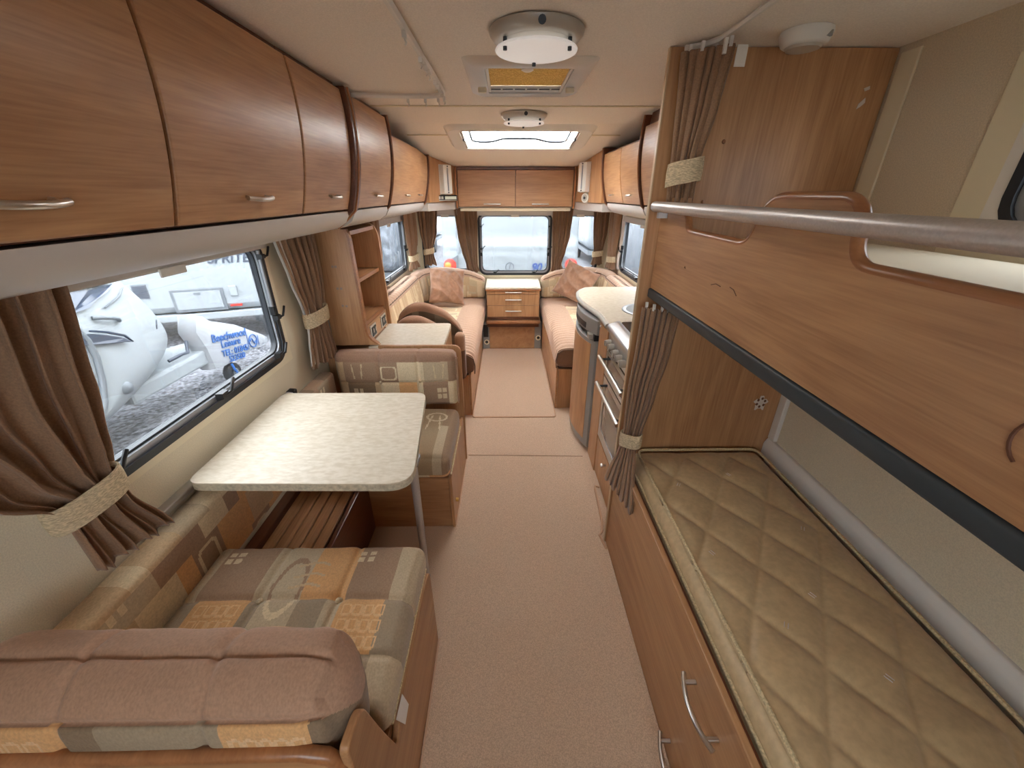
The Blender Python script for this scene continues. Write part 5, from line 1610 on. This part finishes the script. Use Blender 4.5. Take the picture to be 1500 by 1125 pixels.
hull_patch('swoosh_decal', [(-3.150, 2.791, .487), (-3.153, 2.874, .456), (-3.194, 3.066, .403), (-3.249, 3.269, .342), (-3.236, 3.205, .395), (-3.2, 3.047, .473), (-3.165, 2.898, .534), (-3.154, 2.827, .553)], 'decal')
hull_patch('swoosh_line', [(-3.249, 3.285, .338), (-3.236, 3.215, .408), (-3.2, 3.052, .490), (-3.165, 2.898, .552), (-3.165, 2.900, .562), (-3.2, 3.058, .502), (-3.236, 3.225, .418)][::-1], 'win_dark')
obj('corner_rail', MB().tube([(-3.145, 2.45, .95), (-3.140, 2.70, .75), (-3.140, 2.832, .619), (-3.135, 2.870, .507), (-3.133, 2.875, .368), (-3.133, 2.835, .184), (-3.133, 2.780, .032), (-3.133, 2.709, -.065)], .022, 8), 'caravan_grey', t, smooth=60)
obj('grab_handle', MB().tube([(-3.225, 3.06, .625), (-3.20, 3.12, .61), (-3.235, 3.27, .56), (-3.29, 3.33, .525)], .016, 8), 'caravan_grey', t, smooth=60)
obj('marker_lamp', MB().lathe([(.055, 0), (.045, .03), (.0001, .04)], (-3.175, 3.02, .04), 'x', 16), 'caravan_grey', t, smooth=60)
hull_patch('nose_grip', [(-3.442, 3.768, .297), (-3.46, 3.80, .33), (-3.44, 3.80, .38), (-3.425, 3.765, .34)], 'decal')
obj('bonnet_line', MB().tube([Vector(p) + off_n * .02 for p in [(-3.557, 3.738, .713), (-3.442, 3.558, .673), (-3.37, 3.40, .66), (-3.308, 3.252, .649)]], .008, 6), 'caravan_grey', t, smooth=60)
obj('drawbar', MB().prism([(-4.7, 3.4), (-3.56, 3.4), (-3.56, 4.40), (-3.66, 5.1), (-3.80, 5.1)], 'z', -.34, -.17), 'caravan', t, bevel=.03)
obj('cable', MB().tube([(-3.62, 4.0, -.12), (-3.58, 4.15, -.10), (-3.62, 4.28, -.13), (-3.66, 4.36, -.02)], .018, 6), 'decal', t, smooth=60)
w_ = obj('jockey_wheel', MB().lathe([(.05, -.05), (.105, -.05), (.12, -.03), (.12, .03), (.105, .05), (.05, .05)], (-3.58, 4.80, GZ + .121), 'x', 24), 'tyre', t, smooth=50)
obj('wheel_hub', MB().lathe([(.05, .052), (.045, .06), (.0001, .06)], (-3.58, 4.80, GZ + .121), 'x', 16), 'caravan_grey', w_, smooth=50)
obj('wheel_strap', MB().tube([(-3.51, 4.74, -.46), (-3.50, 4.75, -.54), (-3.51, 4.80, -.62)], .014, 6), 'decal_blue', t, smooth=50)
obj('jockey_post', MB().tube([(-3.60, 4.80, GZ + .13), (-3.64, 4.80, -.30)], .028, 8), 'steel', t, smooth=50)

# canvas hitch cover with dealer lettering
cv = [(4.36, .08), (4.437, .266), (4.53, .235), (4.62, .150), (5.05, -.03), (5.50, -.30), (5.68, -.42), (5.66, -.50), (5.30, -.47), (4.95, -.47), (4.60, -.46), (4.47, -.43), (4.44, -.155)]
t = thing('hitch_cover', 'white canvas hitch cover with blue lettering on the drawbar outside', 'cover', (-3.6, 4.9, -.45))
cy_, cz_ = 4.85, -.15
nn = len(cv)
vs = []
for (kx, sc_) in ((-3.76, .78), (-3.74, .94), (-3.68, 1.0), (-3.60, 1.0), (-3.53, .95), (-3.515, .84)):
    for (y, z) in cv: vs.append((kx, cy_ + (y - cy_) * sc_, cz_ + (z - cz_) * sc_))
fs = []
for r_ in range(5):
    for i in range(nn):
        j = (i + 1) % nn
        fs.append((r_ * nn + i, r_ * nn + j, (r_ + 1) * nn + j, (r_ + 1) * nn + i))
fs.append(tuple(range(nn - 1, -1, -1))); fs.append(tuple(5 * nn + i for i in range(nn)))
obj('canvas', MB().add(vs, fs), 'canvas', t, smooth=50)
ang = math.radians(-10)
ydir = Vector((0, math.cos(ang), math.sin(ang))); zdir = Vector((0, -math.sin(ang), math.cos(ang)))
def cover_text(b, y, z, size):
    text('lettering', b, size, 'decal_blue', frame_mat((-3.505, y, z), ydir, zdir), t, extrude=.004, bold=.0008)
cover_text('Beechwood', 4.535, -.105, .135)
cover_text('Leisure', 4.655, -.215, .125)
cover_text('TEL: 01845', 4.625, -.320, .110)
cover_text('523500', 4.715, -.425, .105)
lc = Vector((-3.505, 5.27, -.335))
obj('logo_ring', MB().tube([lc + ydir * (.085 * math.cos(a)) + zdir * (.085 * math.sin(a)) for a in [2 * PI * i / 28 for i in range(28)]], .007, 6, closed=True), 'decal_blue', t, smooth=60)
obj('logo_swirl', MB().tube([lc + ydir * (-.06 + .12 * i / 12) + zdir * (.035 * math.sin(i / 12 * 2 * PI)) for i in range(13)], .008, 6), 'decal_blue', t, smooth=60)
obj('logo_bar', MB().tube([lc + ydir * -.115 + zdir * -.10, lc + ydir * -.115 + zdir * .10], .004, 6), 'decal_blue', t)
obj('logo_bar', MB().tube([lc + ydir * .115 + zdir * -.08, lc + ydir * .115 + zdir * .06], .004, 6), 'decal_blue', t)

# caravan standing across behind it, side wall in view
a_ = Vector((-5.379, 5.978, 0)); sdir = Vector((.948, .319, 0)).normalized(); ndir = Vector((sdir.y, -sdir.x, 0))
def bw(s, z, d=0.0): return a_ + sdir * s + ndir * d + Vector((0, 0, z))
def bbox(s0, s1, z0, z1, d0, d1):
    vs = [bw(s, z, d) for d in (d0, d1) for (s, z) in ((s0, z0), (s1, z0), (s1, z1), (s0, z1))]
    return MB().add([tuple(v) for v in vs], [(0, 3, 2, 1), (4, 5, 6, 7), (0, 1, 5, 4), (1, 2, 6, 5), (2, 3, 7, 6), (3, 0, 4, 7)])
t = thing('caravan', 'white caravan side wall with locker hatch and lettering behind the hitch cover', 'caravan', tuple(bw(0, GZ)), 'caravans parked outside')
obj('body', bbox(-4.5, 2.3, -.19, 2.1, -2.1, 0), 'caravan', t, bevel=.12, smooth=40)
obj('skirt', bbox(-4.45, 2.2, -.30, -.192, -2.05, .012), 'caravan', t, bevel=.015)
h_ = obj('hatch_frame', bbox(.315, 1.01, -.165, .185, .002, .018), 'caravan_grey', t, bevel=.02)
obj('hatch_door', bbox(.36, .965, -.12, .145, .019, .028), 'caravan', h_, bevel=.012)
obj('hatch_lock', bbox(.62, .70, .10, .135, .029, .036), 'caravan_grey', h_)
obj('inlet_box', bbox(1.09, 1.20, .04, .205, .002, .03), 'caravan', t, bevel=.015)
obj('reflector', bbox(1.05, 1.21, -.118, -.088, .002, .012), 'tail_red', t)
v_ = obj('vent', bbox(-.12, .06, .08, .29, .002, .010), 'caravan_grey', t)
for k in range(7):
    obj('vent_slat', bbox(-.11, .05, .095 + k * .026, .110 + k * .026, .011, .018), 'decal', v_)
text('lettering', 'SPRITE', .19, 'decal', frame_mat(bw(1.47, .545, .006), sdir, (0, 0, 1)), t, extrude=.003, shear=.25, align='RIGHT', bold=.004)
for s in (-3.2, -2.3):
    obj('wheel', MB().lathe([(.14, -.08), (.27, -.08), (.29, -.05), (.29, .05), (.27, .08), (.14, .08)], (0, 0, 0), 'x', 24).xf(lambda p: tuple(bw(s, GZ + .29) + ndir * (p[0] - .2) + sdir * p[1] + Vector((0, 0, p[2])))), 'tyre', t, smooth=50)

# caravan parked in front, its rear panel fills the front windows
CY = 6.7
t = thing('caravan', 'white caravan rear with red tail lamps beyond the front windows', 'caravan', (.06, 8, GZ), 'caravans parked outside')
def rear(P, W, nrm):
    f_ = P[:, 1] < -.9
    z = W[:, 2]
    W[:, 1] -= f_ * (.05 * np.exp(-((z - .72) / .10) ** 2) + .05 * np.clip((.68 - z) / .1, 0, 1) - .10 * np.clip((z - 1.3) / .9, 0, 1) ** 2)
    return W
obj('body', soft_box(-1.045, 1.165, CY, CY + 5.5, -.20, 2.1, .10, (30, 30, 60), rear), 'caravan', t, smooth=180)
for s in (-1, 1):
    xo = .06 + s * .97
    pl_ = obj('lamp_panel', MB().prism([(xo - s * .11, .34), (xo - s * .13, .62), (xo + s * .10, .50), (xo + s * .10, .34)][::(1 if s > 0 else -1)], 'y', CY - .125, CY - .06), 'caravan_grey', t, bevel=.01)
    lp = obj('tail_lamp', MB().lathe([(.098, 0), (.095, -.02), (.075, -.028), (.0001, -.03)], (xo - s * .005, CY - .126, .465), 'y', 28), 'tail_red', t, smooth=50)
    obj('indicator', MB().lathe([(.05, -.03), (.045, -.036), (.0001, -.037)], (xo + s * .025, CY - .126, .465), 'y', 20), 'tail_amber', lp, smooth=50)
    gx = .06 + s * .80
    gr = obj('grab_recess', MB().lathe([(.15, 0), (.14, -.008), (.10, -.01), (.0001, -.006)], (gx - s * .03, CY - .002, .86), 'y', 28).xf(lambda p: (gx + (p[0] - gx) * .55, p[1], p[2] + (p[2] - .86) * .6)), 'caravan_grey', t, smooth=50)
    obj('grab_handle', MB().tube([(gx - s * .02, CY - .02, 1.10), (gx, CY - .06, 1.0), (gx + s * .02, CY - .06, .75), (gx + s * .03, CY - .03, .64)], .035, 10), 'caravan', gr, smooth=60)
text('lettering', '90', .17, 'decal_navy', frame_mat((.38, CY - .107, .37), (1, 0, 0), (0, 0, 1)), t, extrude=.003, shear=.3, bold=.004)
text('lettering', 'th', .085, 'decal_navy', frame_mat((.60, CY - .107, .44), (1, 0, 0), (0, 0, 1)), t, extrude=.003, shear=.3)
obj('emblem', MB().tube([(.045 + .065 * math.cos(a), CY - .106, .43 + .065 * math.sin(a)) for a in [2 * PI * i / 24 for i in range(24)]], .006, 6, closed=True), 'decal', t, smooth=60)
obj('emblem_bar', MB().tube([(.035, CY - .107, .38), (.055, CY - .107, .48)], .005, 6), 'decal', t)

# caravan in plastic wrap beyond the right lounge window, and one beyond the left lounge window
def far_caravan(label, x0, x1, y0, y1, mat, ribs=0):
    t = thing('caravan', label, 'caravan', ((x0 + x1) / 2, (y0 + y1) / 2, GZ), 'caravans parked outside')
    obj('body', soft_box(x0, x1, y0, y1, -.2, 1.95, .25, (12, 30, 16), None), mat, t, smooth=180)
    xs = x0 if x0 > 0 else x1
    sg = -1 if x0 > 0 else 1
    obj('window', MB().prism(rrect(y0 + .5, y0 + 1.7, .75, 1.35, .08), 'x', *sorted((xs + sg * .002, xs + sg * .02))), 'win_dark', t, bevel=.005)
    obj('window', MB().prism(rrect(y0 + 2.2, y0 + 3.4, .75, 1.35, .08), 'x', *sorted((xs + sg * .002, xs + sg * .02))), 'win_dark', t, bevel=.005)
    obj('skirt', box(x0 + .05, x1 - .05, y0 + .1, y1 - .1, -.34, -.2), 'caravan_grey', t)
    for k in range(ribs):
        y = y0 + .3 + k * .35
        obj('strap', MB().tube([(xs + sg * .02, y, -.2), (xs + sg * .03, y + .05, .7), (xs + sg * .02, y, 1.8)], .012, 6), 'caravan_grey', t)
    for y in (y0 + 2.4,):
        obj('wheel', MB().lathe([(.14, -.08), (.27, -.08), (.29, -.05), (.29, .05), (.27, .08), (.14, .08)], (xs - sg * .1, y, GZ + .29), 'x', 24), 'tyre', t, smooth=50)
far_caravan('wrapped grey-white caravan beyond the right lounge window', 2.6, 4.7, 4.2, 9.8, 'wrap', 8)
far_caravan('dark-windowed white caravan beside the top bunk window', 2.4, 4.5, -2.2, 3.4, 'caravan')
far_caravan('wrapped white caravan seen through the left lounge window', -4.6, -2.5, 9.6, 14.5, 'wrap', 6)
far_caravan('distant white caravan right of the front caravan', 2.6, 4.8, 13.5, 18.5, 'caravan')
far_caravan('distant white caravan left of the front caravan', -5.4, -2.9, 15.0, 20.0, 'caravan')
